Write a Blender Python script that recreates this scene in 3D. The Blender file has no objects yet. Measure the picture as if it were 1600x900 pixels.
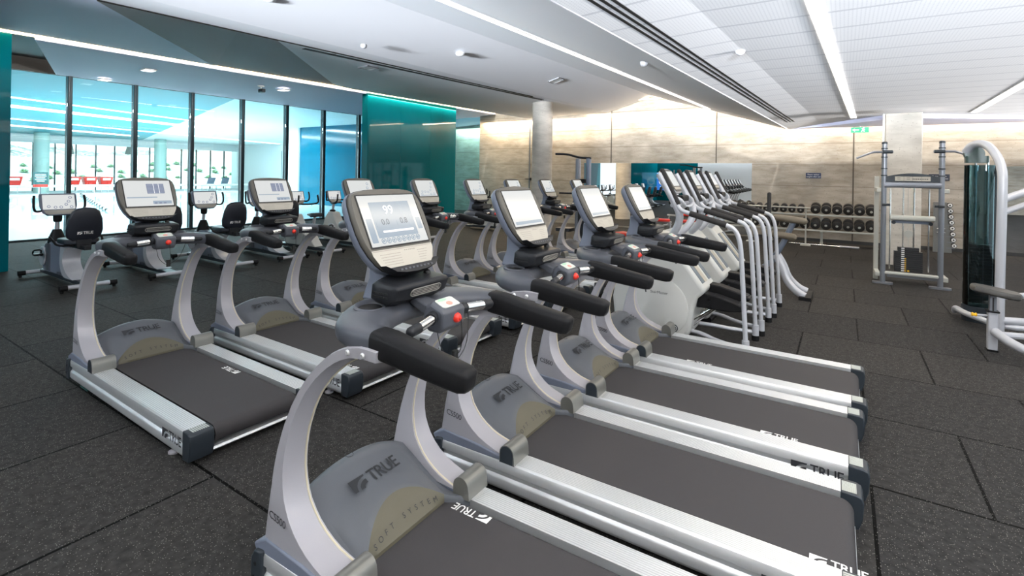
import bpy, bmesh, math, random
from mathutils import Vector, Matrix
random.seed(7)
PI = math.pi
C = bpy.context.scene.collection
S = bpy.context.scene

# ------------------------------------------------------------------ camera, world, big lights, exposure
F_PX, YAW, ROLL, CAM_H = 790.5, math.radians(33.26), math.radians(0.91), 1.806
cam = bpy.data.cameras.new('camera')
cam.sensor_width = 36.0
cam.lens = F_PX / 1600 * 36
cam.shift_y = -177.6 / 1600
cam.clip_start = 0.05
cam.clip_end = 400
camo = bpy.data.objects.new('camera', cam)
C.objects.link(camo)
fw = Vector((-math.sin(YAW), math.cos(YAW), 0))
rt = Vector((math.cos(YAW), math.sin(YAW), 0))
up = Vector((0, 0, 1))
r2 = rt * math.cos(ROLL) + up * math.sin(ROLL)
u2 = -rt * math.sin(ROLL) + up * math.cos(ROLL)
m = Matrix((r2, u2, -fw)).transposed().to_4x4()
m.translation = Vector((0, 0, CAM_H))
camo.matrix_world = m
S.camera = camo

S.view_settings.view_transform = 'Standard'
S.view_settings.look = 'None'
S.view_settings.gamma = 1.0
S.view_settings.use_curve_mapping = False
S.view_settings.exposure = 0.32

W = bpy.data.worlds.new('sky')
S.world = W
W.use_nodes = True
wn = W.node_tree
bgn = wn.nodes['Background']
bgn.inputs[0].default_value = (0.80, 0.92, 1.0, 1)
bgn.inputs[1].default_value = 1.1


def area(name, loc, sx, sy, power, color, rot=(0, 0, 0), spread=180):
    l = bpy.data.lights.new(name, 'AREA')
    l.shape = 'RECTANGLE'
    l.size, l.size_y = sx, sy
    l.energy = power
    l.color = color
    l.spread = math.radians(spread)
    o = bpy.data.objects.new(name, l)
    C.objects.link(o)
    o.location = loc
    o.rotation_euler = rot
    return o


WARM = (1.0, 0.80, 0.56)
WHITE = (1.0, 0.85, 0.65)
COOL = (0.86, 0.93, 1.0)
# added unseen area lamps behind the camera and at right, brightening the ceiling
area('ceiling_fill_back', (-1.2, -4.3, 2.55), 13.5, .7, 370, COOL, (math.radians(90 + 9), 0, 0), 20)
area('ceiling_fill_oblique', (3.2, -4.25, 2.45), 5.5, .6, 240, COOL, (math.radians(90 + 9), 0, math.radians(20)), 26)
area('ceiling_fill_right', (8.8, 6.5, 2.6),   .7, 20.0, 430, (1.0, .97, .93), (0, math.radians(90 + 8), 0), 18)
# ceiling lights of the pool hall
for _x, _y, _p in ((-24.5, 9, 1500), (-31, 12, 1500), (-38.5, 15, 1500)):
    area('pool_hall_light', (_x, _y, 4.15), 1.0, 14, _p * .95, (0.93, 0.97, 1.0))


# ------------------------------------------------------------------ helpers
def tag(o, label=None, cat=None, group=None, kind=None):
    if label: o['label'] = label
    if cat: o['category'] = cat
    if group: o['group'] = group
    if kind: o['kind'] = kind
    return o


def empty(name, loc=(0, 0, 0), rz=0.0, label=None, cat=None, group=None):
    o = bpy.data.objects.new(name, None)
    o.empty_display_size = 0.2
    C.objects.link(o)
    o.location = loc
    o.rotation_euler = (0, 0, rz)
    return tag(o, label, cat, group)


def kids(o):
    return [x for x in bpy.data.objects if x.parent is o]


def copy_tree(o, parent=None, children=None):
    c = o.copy()
    C.objects.link(c)
    c.parent = parent
    if parent is None:
        for k in ('label', 'category', 'group'):
            pass
    for ch in (kids(o)):
        copy_tree(ch, c)
    return c


MATS = {}


def mat(name, col, rough=0.5, metal=0.0, emit=None, es=0.0, noise=0.0, nscale=40.0, bump=0.0, trans=0.0, alpha=1.0, spec=None, coat=0.0, coord='Object', stretch=None):
    if name in MATS: return MATS[name]
    M = bpy.data.materials.new(name)
    M.use_nodes = True
    nt = M.node_tree
    b = nt.nodes['Principled BSDF']
    b.inputs['Base Color'].default_value = (*col, 1)
    b.inputs['Roughness'].default_value = rough
    b.inputs['Metallic'].default_value = metal
    if trans: b.inputs['Transmission Weight'].default_value = trans
    if alpha < 1: b.inputs['Alpha'].default_value = alpha
    if spec is not None: b.inputs['Specular IOR Level'].default_value = spec
    if coat: b.inputs['Coat Weight'].default_value = coat
    if emit:
        b.inputs['Emission Color'].default_value = (*emit, 1)
        b.inputs['Emission Strength'].default_value = es
    if noise or bump:
        tc = nt.nodes.new('ShaderNodeTexCoord')
        n = nt.nodes.new('ShaderNodeTexNoise')
        n.inputs['Scale'].default_value = nscale
        n.inputs['Detail'].default_value = 3
        if stretch:
            mp = nt.nodes.new('ShaderNodeMapping')
            mp.inputs['Scale'].default_value = stretch
            nt.links.new(tc.outputs[coord], mp.inputs[0])
            nt.links.new(mp.outputs[0], n.inputs['Vector'])
        else:
            nt.links.new(tc.outputs[coord], n.inputs['Vector'])
        if noise:
            mx = nt.nodes.new('ShaderNodeMix')
            mx.data_type = 'RGBA'
            mx.inputs[6].default_value = (*[c * (1 - noise) for c in col], 1)
            mx.inputs[7].default_value = (*[min(1, c * (1 + noise)) for c in col], 1)
            nt.links.new(n.outputs['Fac'], mx.inputs[0])
            nt.links.new(mx.outputs[2], b.inputs['Base Color'])
        if bump:
            bp = nt.nodes.new('ShaderNodeBump')
            bp.inputs['Strength'].default_value = bump
            bp.inputs['Distance'].default_value = 0.002
            nt.links.new(n.outputs['Fac'], bp.inputs['Height'])
            nt.links.new(bp.outputs[0], b.inputs['Normal'])
    MATS[name] = M
    return M


class MB:
    """mesh builder: collects shapes, then links them as one object"""

    def __init__(s, M=None):
        s.v, s.f, s.mi = [], [], []
        s.M = M or Matrix.Identity(4)
        s.cur = 0

    def add(s, vs, fs, M=None):
        T = s.M @ M if M is not None else s.M
        o = len(s.v)
        s.v += [T @ Vector(p) for p in vs]
        s.f += [[o + i for i in f] for f in fs]
        s.mi += [s.cur] * len(fs)
        return s

    def box(s, lo, hi, M=None):
        x0, y0, z0 = lo
        x1, y1, z1 = hi
        vs = [(x0, y0, z0), (x1, y0, z0), (x1, y1, z0), (x0, y1, z0), (x0, y0, z1), (x1, y0, z1), (x1, y1, z1), (x0, y1, z1)]
        return s.add(vs, [(0, 3, 2, 1), (4, 5, 6, 7), (0, 1, 5, 4), (1, 2, 6, 5), (2, 3, 7, 6), (3, 0, 4, 7)], M)

    def rbox(s, lo, hi, r, M=None, seg=3, axis=2):
        """box with the four edges along `axis` rounded"""
        a, b = [(1, 2), (2, 0), (0, 1)][axis]
        x0, x1, y0, y1 = lo[a], hi[a], lo[b], hi[b]
        r = min(r, (x1 - x0) / 2 - 1e-5, (y1 - y0) / 2 - 1e-5)
        P = []
        for cx, cy, a0 in ((x1 - r, y1 - r, 0), (x0 + r, y1 - r, 90), (x0 + r, y0 + r, 180), (x1 - r, y0 + r, 270)):
            for k in range(seg + 1):
                t = math.radians(a0 + 90 * k / seg)
                P.append((cx + r * math.cos(t), cy + r * math.sin(t)))
        return s.prism(P, lo[axis], hi[axis], axis, M)

    def prism(s, P, lo, hi, axis=1, M=None, top=None):
        """extrude 2D polygon. axis=0: P=(y,z); axis=1: P=(z,x)->given as (z,x); axis=2: P=(x,y)"""
        n = len(P)
        Q = top or P

        def mk(p, h):
            if axis == 0: return (h, p[0], p[1])
            if axis == 1: return (p[1], h, p[0])
            return (p[0], p[1], h)
        vs = [mk(p, lo) for p in P] + [mk(p, hi) for p in Q]
        fs = [tuple(range(n))[::-1], tuple(range(n, 2 * n))] + [(i, (i + 1) % n, n + (i + 1) % n, n + i) for i in range(n)]
        return s.add(vs, fs, M)

    def xz(s, P, y0, y1, M=None, top=None):
        return s.prism([(b, a) for a, b in P], y0, y1, 1, M, [(b, a) for a, b in top] if top else None)

    def loft(s, rings, caps=True, closed=False, M=None):
        n = len(rings[0])
        vs = [p for r in rings for p in r]
        fs = []
        k = len(rings)
        for i in range(k if closed else k - 1):
            j = (i + 1) % k
            for q in range(n):
                q2 = (q + 1) % n
                fs.append((i * n + q, i * n + q2, j * n + q2, j * n + q))
        if caps and not closed:
            fs.append(tuple(range(n))[::-1])
            fs.append(tuple(range((k - 1) * n, k * n)))
        return s.add(vs, fs, M)

    def tube(s, pts, r, seg=10, caps=True, M=None, closed=False, flat=None):
        pts = [Vector(p) for p in pts]
        rs = r if isinstance(r, (list, tuple)) else [r] * len(pts)
        rings = []
        prev = None
        n = len(pts)
        for i, p in enumerate(pts):
            if closed:
                t = (pts[(i + 1) % n] - pts[i - 1]).normalized()
            elif i == 0: t = (pts[1] - p).normalized()
            elif i == n - 1: t = (p - pts[i - 1]).normalized()
            else: t = ((pts[i + 1] - p).normalized() + (p - pts[i - 1]).normalized()).normalized()
            if prev is None:
                a = Vector((0, 0, 1)) if abs(t.z) < 0.9 else Vector((0, 1, 0))
                u = t.cross(a).normalized()
            else:
                u = (prev - t * prev.dot(t)).normalized()
            prev = u
            w = t.cross(u)
            rr = rs[i]
            fa, fb = flat or (1, 1)
            rings.append([p + u * math.cos(2 * PI * k / seg) * rr * fa + w * math.sin(2 * PI * k / seg) * rr * fb for k in range(seg)])
        return s.loft(rings, caps, closed, M)

    def cyl(s, a, b, r, seg=16, r2=None, M=None):
        return s.tube([a, b], [r, r if r2 is None else r2], seg, True, M)

    def lathe(s, prof, seg=24, M=None, origin=(0, 0, 0), axis='z'):
        rings = []
        for r, h in prof:
            ring = []
            for k in range(seg):
                a = 2 * PI * k / seg
                c, d = r * math.cos(a), r * math.sin(a)
                p = {'z': (c, d, h), 'y': (d, h, c), 'x': (h, c, d)}[axis]
                ring.append((p[0] + origin[0], p[1] + origin[1], p[2] + origin[2]))
            rings.append(ring)
        return s.loft(rings, True, False, M)

    def ball(s, c, r, M=None, seg=14, sq=(1, 1, 1)):
        rings = []
        for i in range(1, 9):
            t = PI * i / 9
            rings.append([(c[0] + sq[0] * r * math.sin(t) * math.cos(2 * PI * k / seg), c[1] + sq[1] * r * math.sin(t) * math.sin(2 * PI * k / seg), c[2] - sq[2] * r * math.cos(t)) for k in range(seg)])
        return s.loft(rings, True, False, M)

    def build(s, name, mats, parent=None, angle=35, bevel=0.0, label=None, seg=2):
        me = bpy.data.meshes.new(name)
        me.from_pydata([tuple(p) for p in s.v], [], s.f)
        if not isinstance(mats, (list, tuple)): mats = [mats]
        for q in mats: me.materials.append(q)
        me.polygons.foreach_set('material_index', s.mi)
        bm = bmesh.new()
        bm.from_mesh(me)
        bmesh.ops.recalc_face_normals(bm, faces=bm.faces)
        bm.to_mesh(me)
        bm.free()
        me.polygons.foreach_set('use_smooth', [True] * len(me.polygons))
        me.set_sharp_from_angle(angle=math.radians(angle))
        me.update()
        o = bpy.data.objects.new(name, me)
        C.objects.link(o)
        if parent: o.parent = parent
        if bevel:
            b = o.modifiers.new('bevel', 'BEVEL')
            b.width = bevel
            b.segments = seg
            b.limit_method = 'ANGLE'
            b.angle_limit = math.radians(40)
            b.harden_normals = False
        if label: o['label'] = label
        return o


def smooth(P, n=2):
    """Chaikin corner cutting of an open polyline"""
    P = [Vector(p) for p in P]
    for _ in range(n):
        Q = [P[0]]
        for a, b in zip(P, P[1:]):
            Q += [a * 0.75 + b * 0.25, a * 0.25 + b * 0.75]
        Q.append(P[-1])
        P = Q
    return P


def struct(name, mb, m_, bevel=0, angle=35):
    o = mb.build(name, m_, None, angle, bevel)
    o['kind'] = 'structure'
    return o


TXT = {}


def text_geo(t, spacing=1.0, bold=0.0, shear=0.0):
    k = (t, spacing, bold, shear)
    if k in TXT: return TXT[k]
    cu = bpy.data.curves.new('lettering', 'FONT')
    cu.body = t
    cu.size = 1.0
    cu.space_character = spacing
    cu.offset = bold
    cu.shear = shear
    cu.resolution_u = 3
    cu.align_x = 'CENTER'
    cu.align_y = 'CENTER'
    o = bpy.data.objects.new('lettering_source', cu)
    C.objects.link(o)
    bpy.context.view_layer.update()
    me = bpy.data.meshes.new_from_object(o.evaluated_get(bpy.context.evaluated_depsgraph_get()))
    vs = [tuple(v.co) for v in me.vertices]
    fs = [tuple(p.vertices) for p in me.polygons]
    bpy.data.objects.remove(o)
    bpy.data.curves.remove(cu)
    bpy.data.meshes.remove(me)
    TXT[k] = (vs, fs)
    return TXT[k]


def put_text(mb, t, origin, ux, uy, size, lift=0.001, **kw):
    """flat lettering centred on origin; ux = reading direction, uy = up of the letters"""
    ux = Vector(ux).normalized()
    uy = Vector(uy).normalized()
    w = ux.cross(uy)
    T = Matrix((ux * size, uy * size, w)).transposed().to_4x4()
    T.translation = Vector(origin) + w * lift
    vs, fs = text_geo(t, **kw)
    mb.add(vs, fs, T)


def logo(mb, origin, ux, uy, size, lift=0.001, both=True):
    """the arched mark followed by the word TRUE, centred, letter height about size"""
    ux = Vector(ux).normalized()
    uy = Vector(uy).normalized()
    w = ux.cross(uy)
    T = Matrix((ux * size, uy * size, w)).transposed().to_4x4()
    T.translation = Vector(origin) + w * lift - ux * size * 2.1 - uy * size * 0.5
    out = [(0, 0), (0.0, 1), (1.35, 1), (1.25, 0.84)]
    arc = [(1.32 - 1.02 * math.cos(t), 0.0 + 0.84 * math.sin(t)) for t in [PI / 2 * k / 8 for k in range(8, -1, -1)]]
    P = [(0, 0), (0, 1), (1.4, 1), (1.32, 0.84)] + arc[1:] + [(0.3, 0)]
    # strip triangulated as a fan of quads: outer corner path against arc
    inner = arc
    outer = [(1.4, 1.0), (1.1, 1.0), (0.9, 1.0), (0.6, 1.0), (0.3, 1.0), (0, 1.0), (0, 0.7), (0, 0.35), (0, 0)]
    vs = [(x, y, 0) for x, y in inner] + [(x, y, 0) for x, y in outer]
    n = len(inner)
    fs = [(i, i + 1, n + i + 1, n + i) for i in range(n - 1)]
    mb.add(vs, fs, T)
    a1 = [(1.32 - 0.78 * math.cos(t), 0.6 * math.sin(t)) for t in [PI / 2 * k / 6 for k in range(7)]]
    a2 = [(1.32 - 0.42 * math.cos(t), 0.26 * math.sin(t)) for t in [PI / 2 * k / 6 for k in range(7)]]
    vs = [(x, y, 0) for x, y in a1] + [(x, y, 0) for x, y in a2]
    mb.add(vs, [(i, i + 1, 8 + i, 7 + i) for i in range(6)], T)
    tv, tf = text_geo('TRUE', 0.95, 0.012)
    T2 = T @ Matrix.Translation((3.0, 0.5, 0)) @ Matrix.Diagonal((1.18, 1.42, 1, 1))
    mb.add(tv, tf, T2)


# ------------------------------------------------------------------ materials
m_alu = mat('brushed_aluminium', (0.80, 0.81, 0.82), 0.36, 0.75, noise=0.06, nscale=60, bump=0.25, stretch=(0.4, 40, 40))
m_silver = mat('silver_paint', (0.40, 0.39, 0.42), 0.42, 0.15, noise=0.03, nscale=300)
m_silver_in = mat('silver_paint_warm', (0.48, 0.475, 0.48), 0.45, 0.15)
m_seam = mat('cream_seam', (0.62, 0.56, 0.42), 0.5)
m_greyplas = mat('grey_plastic', (0.075, 0.08, 0.095), 0.40, spec=0.35, noise=0.05, nscale=200, bump=0.1)
m_hood = mat('hood_grey', (0.105, 0.112, 0.125), 0.42, spec=0.35, noise=0.05, nscale=300, bump=0.1)
m_lens = mat('olive_grey_insert', (0.105, 0.095, 0.065), 0.5)
m_dark = mat('charcoal_plastic', (0.016, 0.017, 0.020), 0.40, spec=0.25, bump=0.1, nscale=300)
m_black = mat('black_rubber', (0.012, 0.012, 0.013), 0.42, bump=0.2, nscale=400, spec=0.12)
m_cap = mat('cap_slate', (0.025, 0.032, 0.040), 0.4, spec=0.35)
m_belt = mat('belt_rubber', (0.058, 0.055, 0.057), 0.62, spec=0.08, noise=0.12, nscale=350, bump=0.4)
m_bezel = mat('bronze_grey_bezel', (0.095, 0.088, 0.075), 0.45)
m_shell = mat('blue_grey_shell', (0.16, 0.18, 0.235), 0.4)
m_chrome = mat('chrome', (0.85, 0.84, 0.82), 0.14, 1.0)
m_label = mat('cream_label', (0.46, 0.43, 0.37), 0.5)
m_labeltext = mat('label_print', (0.35, 0.32, 0.28), 0.6)
m_red = mat('red_plastic', (0.75, 0.035, 0.02), 0.35)
m_print = mat('dark_print', (0.03, 0.03, 0.035), 0.5)
m_ghost = mat('hood_print', (0.022, 0.024, 0.028), 0.5)
m_whiteprint = mat('white_print', (0.85, 0.85, 0.83), 0.5)
m_screen = mat('lcd_screen', (0.02, 0.02, 0.02), 0.15, emit=(0.93, 0.95, 0.94), es=0.60)
m_scrblue = mat('lcd_blue_panel', (0.02, 0.02, 0.02), 0.15, emit=(0.55, 0.68, 0.82), es=0.48)
m_scrdark = mat('lcd_slate_table', (0.02, 0.02, 0.02), 0.15, emit=(0.36, 0.42, 0.60), es=0.45)
m_scrwhite = mat('lcd_white_marks', (0.02, 0.02, 0.02), 0.15, emit=(1, 1, 1), es=1.0)
m_scrgrey = mat('lcd_grey_marks', (0.02, 0.02, 0.02), 0.15, emit=(0.18, 0.26, 0.36), es=0.35)
m_padgreen = mat('keypad_green', (0.35, 0.6, 0.40), 0.5)
m_padred = mat('keypad_red', (0.75, 0.28, 0.22), 0.5)
m_pad = mat('keypad_pale', (0.55, 0.57, 0.52), 0.45)
m_gap = mat('gap_black', (0.008, 0.008, 0.008), 0.6)
m_wsilver = mat('white_silver_tube', (0.50, 0.51, 0.55), 0.32, 0.2)
m_foam = mat('black_foam', (0.022, 0.020, 0.020), 0.8, bump=0.5, nscale=250)
m_whiteshell = mat('white_shell', (0.58, 0.58, 0.555), 0.4)
m_greytrim = mat('slate_stripe', (0.13, 0.16, 0.19), 0.45)
m_tan = mat('tan_pad', (0.15, 0.125, 0.09), 0.6, bump=0.2, nscale=150)
m_steelblue = mat('blue_grey_frame', (0.17, 0.20, 0.26), 0.35, 0.4)
m_gunmetal = mat('gunmetal_frame', (0.22, 0.23, 0.26), 0.35, 0.5)
m_yellow = mat('yellow_knob', (0.9, 0.5, 0.02), 0.4)
m_seat = mat('black_vinyl', (0.018, 0.021, 0.030), 0.42, bump=0.2, nscale=120)
m_weight = mat('weight_black', (0.015, 0.015, 0.017), 0.4)
m_iron = mat('dumbbell_rubber', (0.02, 0.018, 0.017), 0.5, bump=0.2, nscale=100)
m_rack = mat('pale_rack_steel', (0.50, 0.50, 0.46), 0.4, 0.3)
m_led = mat('led_diffuser', (0.9, 0.9, 0.9), 0.5, emit=(1.0, 0.93, 0.80), es=3.5)
m_ledwarm = mat('led_warm', (0.9, 0.85, 0.7), 0.5, emit=(1.0, 0.80, 0.50), es=5.0)
m_downlight = mat('downlight_glow', (0.9, 0.9, 0.9), 0.5, emit=(1.0, 0.98, 0.93), es=2.2)


def glass(name, tint, mixf, rough=0.0, refl=1.0):
    """thin pane: tinted see-through mixed with a mirror reflection by angle"""
    M = bpy.data.materials.new(name)
    M.use_nodes = True
    nt = M.node_tree
    nt.nodes.remove(nt.nodes['Principled BSDF'])
    out = nt.nodes['Material Output']
    t = nt.nodes.new('ShaderNodeBsdfTransparent')
    t.inputs[0].default_value = (*tint, 1)
    g = nt.nodes.new('ShaderNodeBsdfGlossy')
    g.inputs['Roughness'].default_value = rough
    g.inputs[0].default_value = (refl, refl, refl, 1)
    fr = nt.nodes.new('ShaderNodeFresnel')
    fr.inputs[0].default_value = 1.45
    mx = nt.nodes.new('ShaderNodeMixShader')
    nt.links.new(fr.outputs[0], mx.inputs[0])
    nt.links.new(t.outputs[0], mx.inputs[1])
    nt.links.new(g.outputs[0], mx.inputs[2])
    nt.links.new(mx.outputs[0], out.inputs[0])
    MATS[name] = M
    return M


m_glass = glass('window_glass', (0.86, 0.955, 0.965), 0.1)
m_tealglass = glass('teal_tinted_glass', (0.62, 0.86, 0.88), 0.1)
m_smoke = glass('smoked_acrylic', (0.50, 0.62, 0.64), 0.1)


def mat_floor():
    M = bpy.data.materials.new('speckled_rubber_tiles')
    M.use_nodes = True
    nt = M.node_tree
    L = nt.links.new
    b = nt.nodes['Principled BSDF']
    b.inputs['Roughness'].default_value = 0.66
    b.inputs['Specular IOR Level'].default_value = 0.05
    tc = nt.nodes.new('ShaderNodeTexCoord')
    mp = nt.nodes.new('ShaderNodeMapping')
    mp.inputs['Location'].default_value = (-0.16, -3.685, 0)
    L(tc.outputs['Object'], mp.inputs[0])
    br = nt.nodes.new('ShaderNodeTexBrick')
    br.offset = 0.5
    br.inputs['Scale'].default_value = 1.0
    br.inputs['Brick Width'].default_value = 1.08
    br.inputs['Row Height'].default_value = 1.07
    br.inputs['Mortar Size'].default_value = 0.009
    br.inputs['Mortar Smooth'].default_value = 0.1
    br.inputs['Color1'].default_value = (0.031, 0.0305, 0.0305, 1)
    br.inputs['Color2'].default_value = (0.042, 0.040, 0.038, 1)
    br.inputs['Mortar'].default_value = (0.003, 0.003, 0.003, 1)
    L(mp.outputs[0], br.inputs[0])
    # grey flecks
    v = nt.nodes.new('ShaderNodeTexVoronoi')
    v.inputs['Scale'].default_value = 105
    v.inputs['Randomness'].default_value = 1
    L(tc.outputs['Object'], v.inputs['Vector'])
    ramp = nt.nodes.new('ShaderNodeMath')
    ramp.operation = 'LESS_THAN'
    ramp.inputs[1].default_value = 0.23
    L(v.outputs['Distance'], ramp.inputs[0])
    sep = nt.nodes.new('ShaderNodeSeparateColor')
    L(v.outputs['Color'], sep.inputs[0])
    gt = nt.nodes.new('ShaderNodeMath')
    gt.operation = 'GREATER_THAN'
    gt.inputs[1].default_value = 0.55
    L(sep.outputs[0], gt.inputs[0])
    mu = nt.nodes.new('ShaderNodeMath')
    mu.operation = 'MULTIPLY'
    L(ramp.outputs[0], mu.inputs[0])
    L(gt.outputs[0], mu.inputs[1])
    n = nt.nodes.new('ShaderNodeTexNoise')
    n.inputs['Scale'].default_value = 25
    n.inputs['Detail'].default_value = 6
    L(tc.outputs['Object'], n.inputs['Vector'])
    mn = nt.nodes.new('ShaderNodeMix')
    mn.data_type = 'RGBA'
    mn.blend_type = 'MULTIPLY'
    mn.inputs[0].default_value = 0.7
    L(br.outputs['Color'], mn.inputs[6])
    cr = nt.nodes.new('ShaderNodeMapRange')
    cr.inputs['From Min'].default_value = 0.3
    cr.inputs['From Max'].default_value = 0.7
    cr.inputs['To Min'].default_value = 0.5
    cr.inputs['To Max'].default_value = 1.4
    L(n.outputs['Fac'], cr.inputs[0])
    L(cr.outputs[0], mn.inputs[7])
    mx = nt.nodes.new('ShaderNodeMix')
    mx.data_type = 'RGBA'
    mx.inputs[7].default_value = (0.20, 0.19, 0.175, 1)
    L(mu.outputs[0], mx.inputs[0])
    L(mn.outputs[2], mx.inputs[6])
    L(mx.outputs[2], b.inputs['Base Color'])
    bp = nt.nodes.new('ShaderNodeBump')
    bp.inputs['Strength'].default_value = 0.5
    bp.inputs['Distance'].default_value = 0.003
    n2 = nt.nodes.new('ShaderNodeTexNoise')
    n2.inputs['Scale'].default_value = 180
    L(tc.outputs['Object'], n2.inputs['Vector'])
    L(n2.outputs['Fac'], bp.inputs['Height'])
    L(bp.outputs[0], b.inputs['Normal'])
    return M


def mat_concrete(name, c1, c2, line=0.62, tint=None):
    """board-marked off-form concrete: long horizontal streaks, thin pour lines"""
    M = bpy.data.materials.new(name)
    M.use_nodes = True
    nt = M.node_tree
    L = nt.links.new
    b = nt.nodes['Principled BSDF']
    b.inputs['Roughness'].default_value = 0.75
    tc = nt.nodes.new('ShaderNodeTexCoord')
    mp = nt.nodes.new('ShaderNodeMapping')
    mp.inputs['Scale'].default_value = (0.9, 0.9, 3.2)
    L(tc.outputs['Object'], mp.inputs[0])
    n = nt.nodes.new('ShaderNodeTexNoise')
    n.inputs['Scale'].default_value = 2.2
    n.inputs['Detail'].default_value = 8
    n.inputs['Roughness'].default_value = 0.65
    L(mp.outputs[0], n.inputs['Vector'])
    r = nt.nodes.new('ShaderNodeValToRGB')
    r.color_ramp.elements[0].position = 0.33
    r.color_ramp.elements[0].color = (*c1, 1)
    r.color_ramp.elements[1].position = 0.66
    r.color_ramp.elements[1].color = (*c2, 1)
    L(n.outputs['Fac'], r.inputs[0])
    # blotches and pores
    n2 = nt.nodes.new('ShaderNodeTexNoise')
    n2.inputs['Scale'].default_value = 1.1
    n2.inputs['Detail'].default_value = 2
    L(tc.outputs['Object'], n2.inputs['Vector'])
    mr = nt.nodes.new('ShaderNodeMapRange')
    mr.inputs['From Min'].default_value = 0.35
    mr.inputs['From Max'].default_value = 0.7
    mr.inputs['To Min'].default_value = 0.78
    mr.inputs['To Max'].default_value = 1.08
    L(n2.outputs['Fac'], mr.inputs[0])
    mm = nt.nodes.new('ShaderNodeMix')
    mm.data_type = 'RGBA'
    mm.blend_type = 'MULTIPLY'
    mm.inputs[0].default_value = 1.0
    L(r.outputs[0], mm.inputs[6])
    L(mr.outputs[0], mm.inputs[7])
    v = nt.nodes.new('ShaderNodeTexVoronoi')
    v.inputs['Scale'].default_value = 14
    L(tc.outputs['Object'], v.inputs['Vector'])
    lt = nt.nodes.new('ShaderNodeMath')
    lt.operation = 'LESS_THAN'
    lt.inputs[1].default_value = 0.13
    L(v.outputs['Distance'], lt.inputs[0])
    # horizontal pour lines
    sx = nt.nodes.new('ShaderNodeSeparateXYZ')
    L(tc.outputs['Object'], sx.inputs[0])
    ad = nt.nodes.new('ShaderNodeMath')
    ad.operation = 'ADD'
    ad.inputs[1].default_value = 0.27
    L(sx.outputs[2], ad.inputs[0])
    md = nt.nodes.new('ShaderNodeMath')
    md.operation = 'MODULO'
    md.inputs[1].default_value = line
    L(ad.outputs[0], md.inputs[0])
    l2 = nt.nodes.new('ShaderNodeMath')
    l2.operation = 'LESS_THAN'
    l2.inputs[1].default_value = 0.024
    L(md.outputs[0], l2.inputs[0])
    mxx = nt.nodes.new('ShaderNodeMath')
    mxx.operation = 'MAXIMUM'
    L(lt.outputs[0], mxx.inputs[0])
    L(l2.outputs[0], mxx.inputs[1])
    sc = nt.nodes.new('ShaderNodeMath')
    sc.operation = 'MULTIPLY'
    sc.inputs[1].default_value = 0.5
    L(mxx.outputs[0], sc.inputs[0])
    mx = nt.nodes.new('ShaderNodeMix')
    mx.data_type = 'RGBA'
    mx.inputs[7].default_value = (c1[0] * 0.45, c1[1] * 0.42, c1[2] * 0.38, 1)
    L(sc.outputs[0], mx.inputs[0])
    L(mm.outputs[2], mx.inputs[6])
    L(mx.outputs[2], b.inputs['Base Color'])
    bp = nt.nodes.new('ShaderNodeBump')
    bp.inputs['Strength'].default_value = 0.4
    bp.inputs['Distance'].default_value = 0.01
    L(n.outputs['Fac'], bp.inputs['Height'])
    L(bp.outputs[0], b.inputs['Normal'])
    return M


def mat_perforated():
    M = bpy.data.materials.new('perforated_ceiling_panels')
    M.use_nodes = True
    nt = M.node_tree
    L = nt.links.new
    b = nt.nodes['Principled BSDF']
    b.inputs['Roughness'].default_value = 0.6
    tc = nt.nodes.new('ShaderNodeTexCoord')
    sx = nt.nodes.new('ShaderNodeSeparateXYZ')
    L(tc.outputs['Object'], sx.inputs[0])

    def modcell(out, size):
        a = nt.nodes.new('ShaderNodeMath')
        a.operation = 'FRACT'
        d = nt.nodes.new('ShaderNodeMath')
        d.operation = 'DIVIDE'
        d.inputs[1].default_value = size
        L(out, d.inputs[0])
        L(d.outputs[0], a.inputs[0])
        s_ = nt.nodes.new('ShaderNodeMath')
        s_.operation = 'SUBTRACT'
        s_.inputs[1].default_value = 0.5
        L(a.outputs[0], s_.inputs[0])
        return s_.outputs[0]
    cx, cy = modcell(sx.outputs[0], 0.032), modcell(sx.outputs[1], 0.032)
    cb = nt.nodes.new('ShaderNodeCombineXYZ')
    L(cx, cb.inputs[0])
    L(cy, cb.inputs[1])
    ln = nt.nodes.new('ShaderNodeVectorMath')
    ln.operation = 'LENGTH'
    L(cb.outputs[0], ln.inputs[0])
    hole = nt.nodes.new('ShaderNodeMath')
    hole.operation = 'LESS_THAN'
    hole.inputs[1].default_value = 0.2
    L(ln.outputs['Value'], hole.inputs[0])
    jn = nt.nodes.new('ShaderNodeMath')
    jn.operation = 'ABSOLUTE'
    L(modcell(sx.outputs[1], 0.6), jn.inputs[0])
    j2 = nt.nodes.new('ShaderNodeMath')
    j2.operation = 'GREATER_THAN'
    j2.inputs[1].default_value = 0.465
    L(jn.outputs[0], j2.inputs[0])
    s1 = nt.nodes.new('ShaderNodeMath')
    s1.operation = 'MULTIPLY'
    s1.inputs[1].default_value = 0.30
    L(hole.outputs[0], s1.inputs[0])
    s2 = nt.nodes.new('ShaderNodeMath')
    s2.operation = 'MULTIPLY'
    s2.inputs[1].default_value = 0.34
    L(j2.outputs[0], s2.inputs[0])
    mxm = nt.nodes.new('ShaderNodeMath')
    mxm.operation = 'MAXIMUM'
    L(s1.outputs[0], mxm.inputs[0])
    L(s2.outputs[0], mxm.inputs[1])
    mx = nt.nodes.new('ShaderNodeMix')
    mx.data_type = 'RGBA'
    mx.inputs[6].default_value = (0.80, 0.81, 0.85, 1)
    mx.inputs[7].default_value = (0.20, 0.22, 0.30, 1)
    L(mxm.outputs[0], mx.inputs[0])
    L(mx.outputs[2], b.inputs['Base Color'])
    return M


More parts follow.
